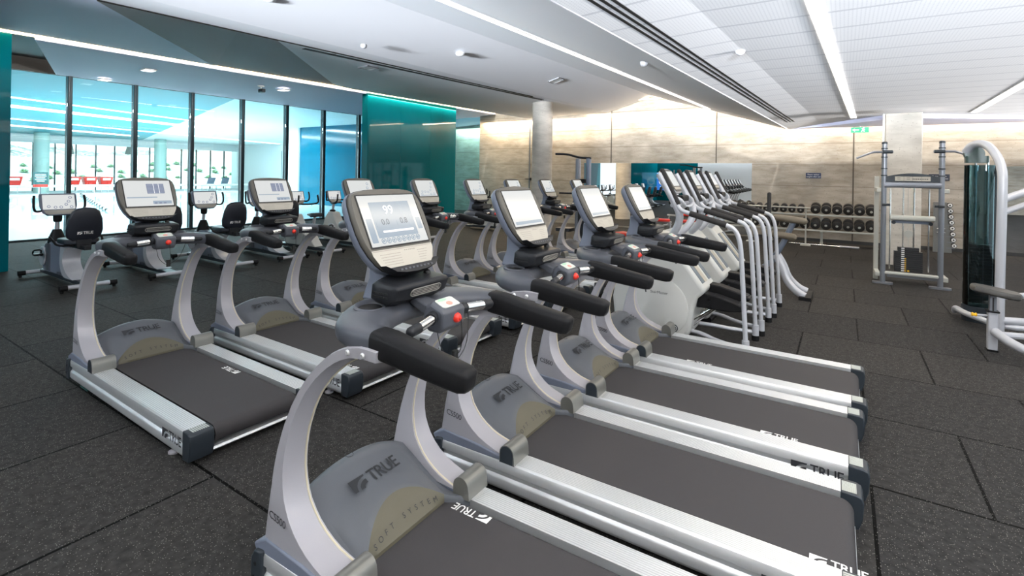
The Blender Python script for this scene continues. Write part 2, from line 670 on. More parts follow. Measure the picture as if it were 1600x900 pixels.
m_floor = mat_floor()
m_conc = mat_concrete('board_marked_concrete', (0.41, 0.35, 0.275), (0.60, 0.54, 0.46))
m_conc_col = mat_concrete('column_concrete', (0.50, 0.46, 0.41), (0.66, 0.62, 0.56), line=50)
m_perf = mat_perforated()
m_ceil = mat('plaster_white', (0.84, 0.84, 0.88), 0.7, bump=0.05, nscale=20)
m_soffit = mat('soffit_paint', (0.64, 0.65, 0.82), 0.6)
m_facet_shade = mat('facet_painted_shade', (0.33, 0.285, 0.29), 0.6)  # taupe tone paints in the shade of the facet turned from the windows
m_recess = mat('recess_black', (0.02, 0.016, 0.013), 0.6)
m_mullion = mat('dark_mullion', (0.035, 0.055, 0.065), 0.4, 0.3)
m_teal = mat('teal_back_painted_glass', (0.001, 0.125, 0.155), 0.04, spec=0.22, noise=0.1, nscale=1.5)
m_blue = mat('cyan_wall_panels', (0.002, 0.12, 0.20), 0.10, noise=0.1, nscale=1.0)
m_mirror = mat('mirror', (0.92, 0.94, 0.94), 0.0, 1.0)
m_water = mat('pool_water', (0.55, 0.77, 0.82), 0.06, bump=0.3, nscale=2, spec=0.8)
m_deck = mat('aqua_pool_deck', (0.42, 0.58, 0.62), 0.35, noise=0.05, nscale=6)
m_poolceil = mat('pool_ceiling_cyan', (0.02, 0.26, 0.32), 0.5)
m_poolceil_glare = mat('pool_ceiling_painted_glare', (0.78, 0.86, 0.88), 0.5)  # white colour stands in for the overexposed part of the pool ceiling
m_hill = mat('dry_hillside', (0.86, 0.87, 0.78), 0.9, noise=0.25, nscale=0.5)
m_tuss = mat('green_tussock', (0.26, 0.42, 0.24), 0.9, noise=0.3, nscale=3)
m_bark = mat('tree_bark', (0.10, 0.11, 0.10), 0.9, noise=0.3, nscale=5)
m_leaf = mat('tree_leaf', (0.14, 0.30, 0.18), 0.8, noise=0.4, nscale=4)
m_white = mat('white_paint', (0.86, 0.87, 0.87), 0.5)
m_sign = mat('sign_navy', (0.02, 0.025, 0.05), 0.4)
m_exit = mat('exit_green', (0.01, 0.45, 0.20), 0.4, emit=(0.0, 0.55, 0.25), es=0.5)
m_exitw = mat('exit_white', (0.9, 0.9, 0.9), 0.4, emit=(0.9, 1.0, 0.95), es=0.8)

# ------------------------------------------------------------------ the setting
YF = 17.1          # far concrete wall
XW = -16.5         # window wall
XT = -12.0         # line of the teal panels and the cove light
XR, YB = 9.0, -4.5
ex = lambda y: -2.25 + 0.05 * y      # fold E, lowest edge of the central bulkhead
pxr = lambda y: -6.28 + 0.05 * y     # ridge P


def slab(name, P, z, th, m_, up=True):
    b = MB()
    b.prism(P, z, z + th, 2)
    return struct(name, b, m_)


slab('floor', [(XW, YB), (XR, YB), (XR, YF), (XW, YF)], -0.2, 0.2, m_floor)
slab('floor_alcove', [(XW, YF), (-12.87, YF), (-12.87, 19.8), (XW, 19.8)], -0.2, 0.2, m_floor)


def sheet(name, polys, m_, th=0.08, kind='structure'):
    """ceiling sheet of planar facets with thickness upwards"""
    b = MB()
    for k, P in enumerate(polys):
        n = len(P)
        b.cur = P_m[k] if isinstance(m_, list) else 0
        vs = [tuple(p) for p in P] + [(p[0], p[1], p[2] + th) for p in P]
        b.add(vs, [tuple(range(n)), tuple(range(n, 2 * n))] + [(i, (i + 1) % n, n + (i + 1) % n, n + i) for i in range(n)])
    return struct(name, b, m_, angle=5)


Y0, Y1 = YB, 16.86
ZR = 3.32
A_, B_ = (-1.36, 16.86), (0.78, 14.6)
# right-hand perforated ceiling with its lowered far edge
sheet('ceiling_right', [
    [(ex(Y0), Y0, 3.26), (ex(Y0) + 0.9, Y0, ZR), (ex(16.3) + 0.9, 16.3, ZR), (A_[0], A_[1], 3.26)],
    [(ex(Y0) + 0.9, Y0, ZR), (XR, Y0, ZR), (XR, 15.7, ZR), (3.4, 15.9, ZR), (1.4, 14.6, ZR), (B_[0], B_[1], ZR), (ex(16.3) + 0.9, 16.3, ZR)],
], m_perf)
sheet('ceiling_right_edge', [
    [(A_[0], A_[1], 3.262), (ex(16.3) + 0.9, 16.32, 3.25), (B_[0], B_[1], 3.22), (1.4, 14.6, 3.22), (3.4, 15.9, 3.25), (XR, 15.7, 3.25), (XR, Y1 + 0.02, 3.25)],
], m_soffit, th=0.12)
# central bulkhead: sloping face from E up to the ridge P
sheet('ceiling_bulkhead', [
    [(ex(Y0), Y0, 3.26), (ex(Y1), Y1, 3.26), (pxr(Y1), Y1, 4.52), (pxr(Y0), Y0, 4.44)],
], m_ceil)
bx = lambda y: -8.45 + 0.08 * y
V0, V1 = (-8.0, Y0, 4.0), (-7.05, Y1, 4.06)
sheet('ceiling_valley', [
    [(pxr(Y0), Y0, 4.44), (pxr(Y1), Y1, 4.52), V1, V0],
], m_ceil)
sheet('ceiling_flat', [
    [V0, V1, (bx(Y1) - 0.05, Y1, 4.06), (bx(Y0), Y0, 4.0)],
], m_ceil)
B0, B1, B2, B3, B4 = (bx(Y0), Y0, 4.0), (-8.25, 2.55, 4.0), (-8.09, 4.46, 4.28), (-7.47, 12.4, 4.04), (bx(Y1) - 0.05, Y1, 4.06)
A0, A1, A2, A4 = (XT, Y0, 4.06), (XT, 5.9, 4.15), (XT, 9.2, 4.2), (XT, Y1, 4.33)
Mf = (-10.3, Y1, 3.98)
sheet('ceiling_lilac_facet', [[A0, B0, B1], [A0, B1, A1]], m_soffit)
sheet('ceiling_shaded_facet', [[A1, B1, B2], [A1, B2, A2]], m_facet_shade)
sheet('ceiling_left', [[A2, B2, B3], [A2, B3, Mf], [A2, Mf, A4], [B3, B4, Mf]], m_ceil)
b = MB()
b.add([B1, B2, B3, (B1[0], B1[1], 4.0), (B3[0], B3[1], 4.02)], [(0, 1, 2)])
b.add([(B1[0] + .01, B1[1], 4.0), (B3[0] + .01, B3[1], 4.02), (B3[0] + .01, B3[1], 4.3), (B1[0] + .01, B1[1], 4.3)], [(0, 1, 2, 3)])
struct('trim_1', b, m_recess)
# soffit between the cove and the windows
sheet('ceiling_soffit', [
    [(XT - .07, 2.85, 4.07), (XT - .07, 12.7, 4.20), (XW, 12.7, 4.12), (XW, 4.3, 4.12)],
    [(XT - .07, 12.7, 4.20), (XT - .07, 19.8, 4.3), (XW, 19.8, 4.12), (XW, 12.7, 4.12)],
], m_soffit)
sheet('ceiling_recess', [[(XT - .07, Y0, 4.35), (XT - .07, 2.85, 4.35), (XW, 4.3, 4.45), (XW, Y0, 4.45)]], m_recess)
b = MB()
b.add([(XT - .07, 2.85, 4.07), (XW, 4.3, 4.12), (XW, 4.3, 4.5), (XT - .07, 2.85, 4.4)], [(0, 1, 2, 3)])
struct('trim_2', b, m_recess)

# far concrete wall, its panel joints and skirting
b = MB()
b.box((-12.87, YF, 0), (XR, YF + 0.3, 5.0))
struct('wall_far', b, m_conc)
b = MB()
for x in (-6.98, -3.42, 0.22, 3.9):
    b.box((x - .018, YF - .004, 0), (x + .018, YF + .02, 4.8))
struct('trim_3', b, mat('joint_dark', (0.12, 0.10, 0.08), 0.8))  # dark strips marking the panel joints
b = MB()
b.box((-2.3, YF - .02, 0), (XR, YF, 0.09))
struct('baseboard_far', b, mat('skirting_dark', (0.05, 0.05, 0.05), 0.6))
b = MB()
b.box((XW, 19.6, 0), (-12.87, 19.8, 4.6))
struct('wall_far_alcove', b, m_conc)
b = MB()
b.box((-14.6, YF, 0), (-12.87, YF + .012, 4.2))
struct('window_9', b, m_tealglass)
# teal back-painted panels
for nm, ys in (('wall_left', [(10.33, 11.70), (11.705, 13.08), (13.085, 14.47)]), ('wall_left_near', [(-4.5, -2.7), (-2.695, -0.9), (-.895, 0.9), (0.905, 2.54)])):
    b = MB()
    for a, c in ys:
        b.box((XT - .25, a, 0), (XT, c, 4.3))
    o = struct(nm, b, m_teal)
b = MB()
b.box((XT - 4.5, 14.47, 0), (XT - .25, 14.62, 4.3))
struct('wall_alcove_return', b, m_blue)
# walls behind the camera, seen only in the mirrors
b = MB()
b.box((XT - .2, YB - .2, 0), (-9.0, YB, 4.2))
struct('wall_back_teal', b, m_teal)
b = MB()
b.box((-9.0, YB - .2, 0), (4.0, YB, 4.6))
struct('wall_back', b, m_white)
b = MB()
b.box((4.0, YB - .2, 0), (XR, YB, 4.6))
struct('wall_back_concrete', b, m_conc)
b = MB()
for y in range(-4, 17, 3):
    b.box((XR - .05, y, 0), (XR + .05, y + .1, 3.4))
struct('window_10', b, m_mullion)

# mirrors
b = MB()
b.box((-8.03, YF - .012, 0.05), (-2.37, YF - .002, 2.265))
o = b.build('wall_mirror', m_mirror)
tag(o, 'long frameless mirror on the concrete wall left of the dumbbell rack', 'mirror')
b = MB()
b.box((2.95, YF - .012, 0.05), (6.5, YF - .002, 2.2))
o = b.build('wall_mirror', m_mirror)
tag(o, 'frameless mirror at the right edge behind the cable machine', 'mirror')

# window wall: mullions and panes
MY = [1.3, 2.9, 4.58, 6.01, 7.48, 9.02, 10.59, 12.12, 13.79, 15.5, 17.1]
for i, y in enumerate(MY):
    b = MB()
    b.rbox((XW - .16, y - .045, 0), (XW + .05, y + .045, 4.14), .012)
    b.box((XW + .05, y - .018, 0), (XW + .075, y + .018, 4.14))
    struct('window_mullion_%d' % (i + 1), b, m_mullion)
for i in range(len(MY) - 1):
    b = MB()
    b.box((XW - .02, MY[i] + .05, 0.04), (XW - .005, MY[i + 1] - .05, 4.12))
    struct('window_%d' % (i + 1), b, m_glass)
b = MB()
b.box((XW - .12, 1.3, 0), (XW + .06, 17.1, 0.045))
struct('trim_4', b, m_mullion)
b = MB()
b.box((XW - .3, YB, 0), (XW - .2, 1.3, 4.4))
struct('wall_window_end', b, m_teal)

# columns
b = MB()
b.lathe([(0.315, 0), (0.315, 4.06)], 40, origin=(-7.83, 13.62, 0))
o = b.build('round_column', m_conc_col)
tag(o, 'pale round concrete column rising behind the back row of treadmills', 'column')
b = MB()
b.box((0.74, 13.5, 0), (1.36, 14.1, 3.24))
o = b.build('square_column', m_conc_col, bevel=.01)
tag(o, 'pale square concrete column behind the dip and pulldown station', 'column')
b = MB()
b.lathe([(0.02, 0), (0.02, 3.24)], 10, origin=(0.71, 13.56, 0))
o = b.build('wall_pipe', m_white)
tag(o, 'thin white pipe running down the left edge of the square column', 'pipe')

# ------------------------------------------------------------------ pool hall beyond the glass, hillside outside
slab('floor_pool_deck', [(-23.2, YB - 4), (XW, YB - 4), (XW, 27), (-23.2, 27)], -0.22, 0.2, m_deck)
slab('floor_pool_far_deck', [(-51, YB - 4), (-44.2, YB - 4), (-44.2, 27), (-51, 27)], -0.2, 0.2, m_white)
b = MB()
b.box((-44.2, YB - 4, -0.5), (-23.2, 27, -0.12))
o = b.build('pool_water', m_water)
tag(o, 'pale reflective water of the swimming pool beyond the window wall', 'swimming pool', kind='stuff')
P0 = [(XW - .17, -8), (-51, -8), (-51, 19), (XW - .17, 9)]
b = MB()
b.prism(P0[::-1], 4.22, 4.35, 2)
struct('ceiling_pool', b, m_poolceil)
b = MB()
b.prism([(XW - .17, 9), (-51, 19), (-51, 27), (XW - .17, 27)][::-1], 4.22, 4.35, 2)
struct('ceiling_pool_glare', b, m_poolceil_glare)
b = MB()
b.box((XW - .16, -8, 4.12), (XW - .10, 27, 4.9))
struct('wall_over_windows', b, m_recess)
b = MB()
for a in [(-25.4, -19.3), (-18.2, XW - .17)]:
    b.box((a[0], YF, 0), (a[1], YF + .2, 4.22))
b.box((-19.3, YF, 2.9), (-18.2, YF + .2, 4.22))
struct('wall_pool_blue', b, m_blue)
b = MB()
b.box((-19.35, YF + 1.2, 0), (-18.1, YF + 1.3, 2.95))
struct('door_1', b, m_white)
b = MB()
b.box((-26.3, YF - .1, 0), (-25.4, YF + .4, 4.22))
struct('wall_pool_fin', b, m_white)
b = MB()
b.box((-51, 26.8, 0), (-25.4, 27, 4.22))
struct('wall_pool_white', b, m_white)
for k, x in enumerate((-29, -33.5, -38, -42.5)):
    b = MB()
    b.box((x, 26.74, 0), (x + .08, 26.8, 3.6))
    struct('trim_%d' % (10 + k), b, mat('pale_grey_joint', (0.45, 0.52, 0.54), 0.5))


def strip_light(name, a, c, w, label, m_=m_led, th=.03, group=None):
    b = MB()
    a, c = Vector(a), Vector(c)
    d = (c - a).normalized()
    s = d.cross(Vector((0, 0, 1))).normalized() * w / 2
    n = Vector((0, 0, -th))
    vs = [a + s, a - s, c - s, c + s]
    b.add([tuple(p) for p in vs] + [tuple(p + n) for p in vs], [(0, 1, 2, 3), (4, 5, 6, 7), (0, 1, 5, 4), (1, 2, 6, 5), (2, 3, 7, 6), (3, 0, 4, 7)])
    o = b.build(name, m_)
    return tag(o, label, 'light strip', group)


strip_light('light_strip', (-34.7, 6.5, 4.215), (-42.5, 26.5, 4.215), .22, 'thin bright light line across the pool hall ceiling')
strip_light('light_strip', (-27.0, 4.0, 4.215), (-31.5, 16.0, 4.215), .8, 'broad pale light panel on the pool hall ceiling nearest the windows')
strip_light('light_strip', (-40.0, 7.0, 4.215), (-44.0, 16.0, 4.215), .8, 'broad pale light panel on the pool hall ceiling farthest from the windows')
strip_light('light_strip', (-23.5, 3.5, 4.215), (-27.3, 13.0, 4.215), .12, 'faint light line on the pool hall ceiling just beyond the windows')
# far facade
for i in range(16):
    y = 6.8 + 1.25 * i
    b = MB()
    b.box((-50.08, y - .035, 0), (-49.92, y + .035, 3.62))
    o = b.build('facade_mullion', m_mullion)
    tag(o, 'slim dark post of the far pool hall glazing', 'window post', 'posts of the far pool glazing')
b = MB()
b.box((-50.15, -8, 3.6), (-49.85, 27, 4.3))
struct('trim_5', b, m_white)
b = MB()
b.box((-50.01, -8, 0), (-49.99, 27, 3.6))
struct('window_11', b, m_glass)
for y, lab in ((11.55, 'pale green round column in the pool hall behind the notice stand'), (18.9, 'pale green round column in the pool hall nearest the tilted loungers')):
    b = MB()
    b.lathe([(0.42, 0), (0.42, 4.2)], 24, origin=(-47.0, y, 0))
    o = b.build('pool_column', mat('pale_green_column', (0.45, 0.60, 0.55), 0.6))
    tag(o, lab, 'column')
b = MB()
b.tube([(-45.2, 4, .50), (-45.2, 26, .50)], .09, 8)
for y in range(5, 26, 3):
    b.cyl((-45.2, y, 0), (-45.2, y, .45), .04, 8)
o = b.build('pool_rail', m_white)
tag(o, 'long white horizontal rail along the far side of the pool', 'railing')


def pool_chair(x, y, label, group=None):
    t = empty('pool_chair', (x, y, 0.42), 0, label, 'chair', group)
    b = MB()
    b.loft([[(.28, -.30, .12), (.28, .30, .12), (-.25, .30, .12), (-.25, -.30, .12)],
            [(.36, -.42, .72), (.36, .42, .72), (-.33, .42, .72), (-.33, -.42, .72)]])
    b.build('seat', m_red, t, bevel=.04)
    b = MB()
    b.box((.365, -.24, .46), (.375, .24, .62))
    b.build('slot', m_white, t)
    for sy in (-.22, .22):
        b = MB()
        b.cyl((0, sy, -.42), (0, sy, .14), .03, 8)
        b.build('leg', m_white, t)
    return t


pool_chair(-46.2, 13.05, 'leftmost of the three red tub seats beyond the pool')
pool_chair(-46.2, 14.0, 'middle of the three red tub seats beyond the pool')
pool_chair(-46.2, 14.95, 'rightmost of the three red tub seats beyond the pool')
pool_chair(-46.2, 9.95, 'single red tub seat at the far left edge of the pool hall view')
t = empty('notice_stand', (-39.6, 9.7, 0.0), 0, 'dark green notice on a post standing by the pool', 'notice')
b = MB()
b.rbox((-.03, -.34, .62), (.03, .34, 1.5), .03, axis=0)
b.build('board', mat('notice_green', (0.03, 0.09, 0.09), 0.4), t)
b = MB()
b.cyl((0, 0, -.12), (0, 0, .65), .03, 8)
b.build('post', m_gunmetal, t)
b = MB()
b.box((.032, -.33, .62), (.034, .33, .76))
b.build('red_band', m_red, t)
b = MB()
for k, wd in enumerate((.24, .26, .2, .25, .18)):
    b.box((.032, -wd, 1.34 - k * .1), (.034, wd, 1.375 - k * .1))
b.build('text_lines', m_whiteprint, t)
for k, (y, lab) in enumerate(((22.6, 'left of two tilted blue grey lounger backs beyond the pool'), (23.8, 'right of two tilted blue grey lounger backs beyond the pool'))):
    t = empty('pool_lounger', (-46.2, y, .35), 0, lab, 'lounger')
    b = MB()
    b.add([(0, -.45, .1), (0, .15, .1), (-.3, .5, .75), (-.3, -.1, .75), (-.06, -.45, .1), (-.06, .15, .1), (-.36, .5, .75), (-.36, -.1, .75)],
          [(0, 1, 2, 3), (4, 5, 6, 7), (0, 1, 5, 4), (1, 2, 6, 5), (2, 3, 7, 6), (3, 0, 4, 7)])
    b.build('backrest', m_steelblue, t)
    b = MB()
    b.box((-.9, -.5, 0), (.1, .5, .1))
    for q in (-.85, .03):
        for w in (-.45, .4): b.box((q, w, -.35), (q + .05, w + .05, 0))
    b.build('base', m_white, t)
b = MB()
for k in range(26):
    u = k / 25
    b.cur = k % 2
    p = Vector((-44.0, 12.9, -.04)).lerp(Vector((-26.5, 8.7, -.04)), u)
    q = Vector((-44.0, 12.9, -.04)).lerp(Vector((-26.5, 8.7, -.04)), u + .03)
    b.cyl(p, q, .075, 8)
o = b.build('lane_rope', [m_black, m_whiteprint])
tag(o, 'black and white beaded lane rope floating across the pool', 'lane rope')

# hillside, tussocks, trees
b = MB()
nx, ny = 12, 24
vs, fs = [], []
for i in range(nx + 1):
    for j in range(ny + 1):
        x = -51.5 - 30 * i / nx
        y = -6 + 60 * j / ny
        z = -.1 + 0.25 * (max(0, -53 - x)) * (1 + .12 * math.sin(y * .3 + x * .2)) * .9
        vs.append((x, y, z))
for i in range(nx):
    for j in range(ny):
        a = i * (ny + 1) + j
        fs.append((a, a + 1, a + ny + 2, a + ny + 1))
b.add(vs, fs)
o = b.build('hillside', m_hill)
o['kind'] = 'structure'


def hill_z(x, y):
    return -.1 + 0.225 * (max(0, -53 - x)) * (1 + .12 * math.sin(y * .3 + x * .2))


def tuss_mesh():
    b = MB()
    for k in range(70):
        a = random.uniform(0, 2 * PI)
        r = random.uniform(.1, .62)
        h = random.uniform(.12, .34) * (1.25 - r)
        d = Vector((math.cos(a), math.sin(a), 0))
        s = Vector((-d.y, d.x, 0)) * .05
        b.add([tuple(s), tuple(-s), tuple(d * r * .6 + Vector((0, 0, h)) - s), tuple(d * r * .6 + Vector((0, 0, h)) + s), tuple(d * r + Vector((0, 0, h * .7)))],
              [(0, 1, 2, 3), (3, 2, 4)])
    return b


proto = tuss_mesh().build('grass_tussock', m_tuss)
tag(proto, 'round green grass tussock planted on the pale hillside outside', 'grass tussock', 'tussocks on the hillside')
n = 0
for r in range(3):
    for k in range(18):
        o = proto if n == 0 else proto.copy()
        if n: C.objects.link(o)
        n += 1
        x = -57.0 - r * 2.6 + random.uniform(-.5, .5)
        y = 8.5 + k * 1.6 + r * .5 + random.uniform(-.3, .3)
        o.location = (x, y, hill_z(x, y) - .03)
        o.rotation_euler = (0, 0, random.uniform(0, 6))
        s = random.uniform(.8, 1.25)
        o.scale = (s, s, s)


def tree(x, y, h, label):
    t = empty('tree', (x, y, hill_z(x, y) - .1), random.uniform(0, 6), label, 'tree')
    b = MB()
    b.tube(smooth([(0, 0, 0), (.1, .1, h * .3), (-.1, .2, h * .6), (.2, .1, h)]), [.38 - .015 * i for i in range(len(smooth([(0, 0, 0), (1, 1, 1), (2, 2, 2), (3, 3, 3)])))], 10)
    for k in range(4):
        a = k * 1.7
        b.tube([(0, .15, h * .45), (math.cos(a) * .8, math.sin(a) * .8, h * .75), (math.cos(a) * 1.6, math.sin(a) * 1.5, h)], [.16, .1, .04], 6)
    b.build('trunk', m_bark, t)
    b = MB()
    for k in range(900):
        a, e = random.uniform(0, 2 * PI), random.uniform(-1, 1)
        rr = random.uniform(.5, 1) ** .5
        c = Vector((math.cos(a) * 2.4 * rr * math.sqrt(1 - e * e), math.sin(a) * 2.4 * rr * math.sqrt(1 - e * e), h * .95 + e * 1.3 * rr))
        u = Vector((random.uniform(-1, 1), random.uniform(-1, 1), random.uniform(-1, 1))).normalized() * .16
        w = u.orthogonal().normalized() * .09
        b.add([tuple(c - u), tuple(c + w), tuple(c + u), tuple(c - w)], [(0, 1, 2, 3)])
    b.build('foliage', m_leaf, t)


tree(-68, 14.0, 3.2, 'gum tree with a dark leaning trunk at the far left of the hillside')
tree(-70, 19.5, 3.0, 'leafy tree on the hillside above the red tub seats')
tree(-69, 24.5, 3.1, 'tree with a thick trunk in the middle of the hillside view')
tree(-71, 31.0, 2.8, 'low bushy tree on the hillside above the tilted loungers')
sun = bpy.data.lights.new('sun', 'SUN')
sun.energy = 8.0
sun.angle = math.radians(2)
sun.color = (1, .97, .9)
so = bpy.data.objects.new('sun', sun)
C.objects.link(so)
so.rotation_euler = (math.radians(12), math.radians(14), 0)

# ------------------------------------------------------------------ ceiling lights and fittings
def led_run(x0, y0, x1, y1, z, w, power, color, label, m_=m_led, z1=None, spread=180, roll=0.0, th=.006):
    z1 = z if z1 is None else z1
    o = strip_light('led_strip', (x0, y0, z - .004), (x1, y1, z1 - .004), w, label, m_, th=th)
    L_ = math.hypot(x1 - x0, y1 - y0)
    a = area('led_strip_light', ((x0 + x1) / 2, (y0 + y1) / 2, (z + z1) / 2 - .04), w, L_, power, color, (0, roll, math.atan2(y1 - y0, x1 - x0) - PI / 2), spread)
    return o


led_run(-0.62, -4.2, 0.18, 14.9, ZR, .115, 95, WHITE, 'bright white linear ceiling light running to the exit sign')
led_run(2.05, -4.2, 2.36, 14.7, ZR, .115, 95, WHITE, 'bright white linear ceiling light at the right edge of the ceiling')
led_run(XT + .06, -4.2, XT + .06, 16.8, 4.045, .11, 140, (1.0, .86, .66), 'long thin warm cove light line above the teal panels and windows', m_ledwarm, z1=4.30, th=.03)
# line C on the sloping bulkhead
sl = lambda x, y: 3.26 + (4.50 - 3.26) * (ex(y) - x) / (ex(y) - pxr(y))
led_run(-4.35, -1.0, -3.34, 15.7, sl(-4.35, -1.0) - .02,     .05, 45, WHITE, 'thin light line set in the sloping white bulkhead', z1=sl(-3.34, 15.7) - .02)
area('back_wall_fill', (-7.5, YB + .14, 3.9), 8.5, .1, 260, COOL, (math.radians(14), 0, 0), 170)  # unseen lamp added to brighten the back wall in the mirror
area('alcove_fill', (-14.6, 19.4, 4.1), 3.2, .1, 160, (1, .97, .9), (math.radians(-12), 0, 0), 170)  # lamp added to brighten the dark alcove concrete behind the tinted pane
# wall-washing cove along the concrete wall
for x0, x1, z, p in ((-12.6, -8.0, 4.0, 190), (-7.9, -3.4, 4.1, 66), (-3.3, -1.0, 3.75, 26), (-1.0, 4.0, 3.5, 55), (4.0, 8.5, 3.5, 40), (-16.3, -13.0, 4.1, 90)):
    area('cove_wash', ((x0 + x1) / 2, 16.97, z), x1 - x0, .1, p, WARM, (math.radians(-12), 0, 0), 170)
for (x0, x1, z, lab) in ((-9.35, -8.55, 4.03, 'short warm light slot at the top of the wall beside the round column'), (-6.1, -5.0, 4.40, 'short warm light slot at the ridge of the ceiling above the mirror')):
    b = MB()
    b.box((x0, 16.7, z), (x1, 16.82, z + .03))
    o = b.build('light_slot', m_ledwarm)
    tag(o, lab, 'light strip')

for i, (x, y, lab) in enumerate(((-13.4, 5.12, 'square downlight in the grey soffit nearer the left edge'), (-15.9, 5.1, 'small square downlight in the soffit close against the window heads'), (-13.16, 8.32, 'square downlight in the soffit beside the security camera'))):
    t = empty('downlight', (x, y, 4.055), 0, lab, 'ceiling light')
    b = MB()
    b.box((-.13, -.10, -.005), (.13, .10, .03))
    b.build('lens', m_downlight, t)
    b = MB()
    b.box((-.15, -.12, 0), (.15, -.10, .03)); b.box((-.15, .10, 0), (.15, .12, .03)); b.box((-.15, -.10, 0), (-.13, .10, .03)); b.box((.13, -.10, 0), (.15, .10, .03))
    b.build('frame', m_white, t)
t = empty('security_camera', (-13.3, 7.75, 4.11), 0, 'small dark security camera under the grey soffit', 'security camera')
b = MB()
b.lathe([(.09, 0), (.08, -.03), (.02, -.04), (.02, -.1)], 16)
b.build('mount', m_white, t)
b = MB()
b.rbox((-.06, -.05, -.19), (.14, .05, -.09), .02, axis=0)
b.build('body', m_cap, t, bevel=.01)


def ceil_vent(x, y, z, w, d, label, rot=0, dark=False, rx=0):
    t = empty('ceiling_vent', (x, y, z), rot, label, 'ceiling fitting')
    t.rotation_euler = (0, rx, rot)
    b = MB()
    for a in ((-w / 2, -d / 2, w / 2, -d / 2 + .02), (-w / 2, d / 2 - .02, w / 2, d / 2), (-w / 2, -d / 2, -w / 2 + .02, d / 2), (w / 2 - .02, -d / 2, w / 2, d / 2)):
        b.box((a[0], a[1], -.015), (a[2], a[3], .01))
    b.build('frame', mat('vent_frame', (.35, .35, .38), .5), t)
    b = MB()
    b.box((-w / 2 + .02, -d / 2 + .02, -.006), (w / 2 - .02, d / 2 - .02, .01))
    b.build('plate', mat('vent_dark', (.18, .17, .17), .6) if dark else m_white, t)


ceil_vent(-9.7, 4.05, 4.225, .34, .30, 'dark square grille in the shade-toned ceiling facet', dark=True)
ceil_vent(-8.95, 7.7, 4.145, .34, .30, 'pale square access plate beyond the shade-toned facet, left of the slot')
ceil_vent(-6.35, 11.73, 4.29, .34, .30, 'square plate on the ceiling left of the ridge', rx=-.25)
for x, y, z, lab in ((-6.85, 4.1, 4.25, 'round smoke detector nearest the camera on the white ceiling'), (-6.55, 8.0, 4.24, 'round smoke detector halfway along the white ceiling'),
                     (-8.3, 6.3, 4.13, 'small sprinkler rosette beside the dark slot'), (-7.1, 6.0, 4.03, 'small sprinkler head in the middle of the white ceiling'),
                     (-2.35, 6.9, 3.385, 'small oval sensor high on the sloping bulkhead'), (-1.05, 6.5, 3.315, 'small flat sensor on the perforated ceiling'), (2.9, 12.0, 3.315, 'small flat sensor beside the right ceiling light')):
    b = MB()
    r = .09 if 'smoke' in lab else .055
    b.lathe([(r, 0.02), (r, -.012), (r * .8, -.035), (r * .35, -.05)], 20, origin=(x, y, z))
    o = b.build('smoke_detector' if 'smoke' in lab else 'ceiling_sensor', m_white if 'smoke' in lab else mat('sensor_grey', (.4, .4, .42), .5))
    tag(o, lab, 'ceiling sensor')
# slot diffusers
t = empty('slot_diffuser', (0, 0, 0), 0, 'long three-line black slot diffuser along the low ceiling fold', 'air diffuser')
b = MB()
for k in range(3):
    o_ = .26 + .075 * k
    zf = lambda o: 3.26 + .06 * o / .9
    a, c = Vector((ex(-4) + o_, -4, zf(o_))), Vector((ex(14.9) + o_, 14.9, zf(o_)))
    s = Vector((.017, 0, 0))
    n = Vector((0, 0, -.006))
    vs = [a + s, a - s, c - s, c + s]
    b.add([tuple(p) for p in vs] + [tuple(p + n) for p in vs], [(0, 1, 2, 3), (4, 5, 6, 7), (0, 1, 5, 4), (1, 2, 6, 5), (2, 3, 7, 6), (3, 0, 4, 7)])
b.build('slots', m_gap, t)
t = empty('slot_diffuser', (0, 0, 0), 0, 'narrow dark slot diffuser ending at the round column', 'air diffuser')
b = MB()
for k in range(2):
    a, c = Vector((-8.13 + .06 * k, 5.5, 3.998)), Vector((-7.52 + .06 * k, 13.0, 4.025))
    s = Vector((.02, 0, 0))
    n = Vector((0, 0, -.008))
    vs = [a + s, a - s, c - s, c + s]
    b.add([tuple(p) for p in vs] + [tuple(p + n) for p in vs], [(0, 1, 2, 3), (4, 5, 6, 7), (0, 1, 5, 4), (1, 2, 6, 5), (2, 3, 7, 6), (3, 0, 4, 7)])
b.build('slots', m_gap, t)

# signs on the far wall
for (x0, x1, z0, z1, lab, mm_) in ((-.93, -.55, 1.83, 1.985, 'small navy notice above the dumbbell rack', mat('sign_navy_blue', (.02, .035, .10), .4)), (1.86, 2.28, 1.82, 1.985, 'small black notice right of the square column', m_sign)):
    t = empty('wall_notice', ((x0 + x1) / 2, YF - .02, (z0 + z1) / 2), 0, lab, 'notice')
    w, h = (x1 - x0) / 2, (z1 - z0) / 2
    b = MB()
    b.box((-w, -.006, -h), (w, .018, h))
    b.build('board', mm_, t)
    b = MB()
    put_text(b, 'Please replace', (0, -.007, .03), (1, 0, 0), (0, 0, 1), .052)
    put_text(b, 'weights after use', (0, -.007, -.032), (1, 0, 0), (0, 0, 1), .052)
    b.build('lettering', m_whiteprint, t)
t = empty('exit_sign', (.34, 16.4, 3.14), 0, 'green exit sign hanging below the ceiling edge', 'exit sign')
b = MB()
b.box((-.2, -.02, -.07), (.2, .02, .07))
b.build('box', m_exit, t)
b = MB()
b.box((-.12, -.024, -.012), (-.02, -.021, .012))
b.add([(-.17, -.023, 0), (-.11, -.023, .04), (-.11, -.023, -.04)], [(0, 1, 2)])
b.tube([(.08, -.024, .045), (.07, -.024, .0), (.10, -.024, -.05)], .012, 6)
b.tube([(.07, -.024, .0), (.035, -.024, -.05)], .012, 6)
b.tube([(.04, -.024, .03), (.075, -.024, .03), (.11, -.024, .0)], .009, 6)
b.ball((.085, -.024, .058), .014)
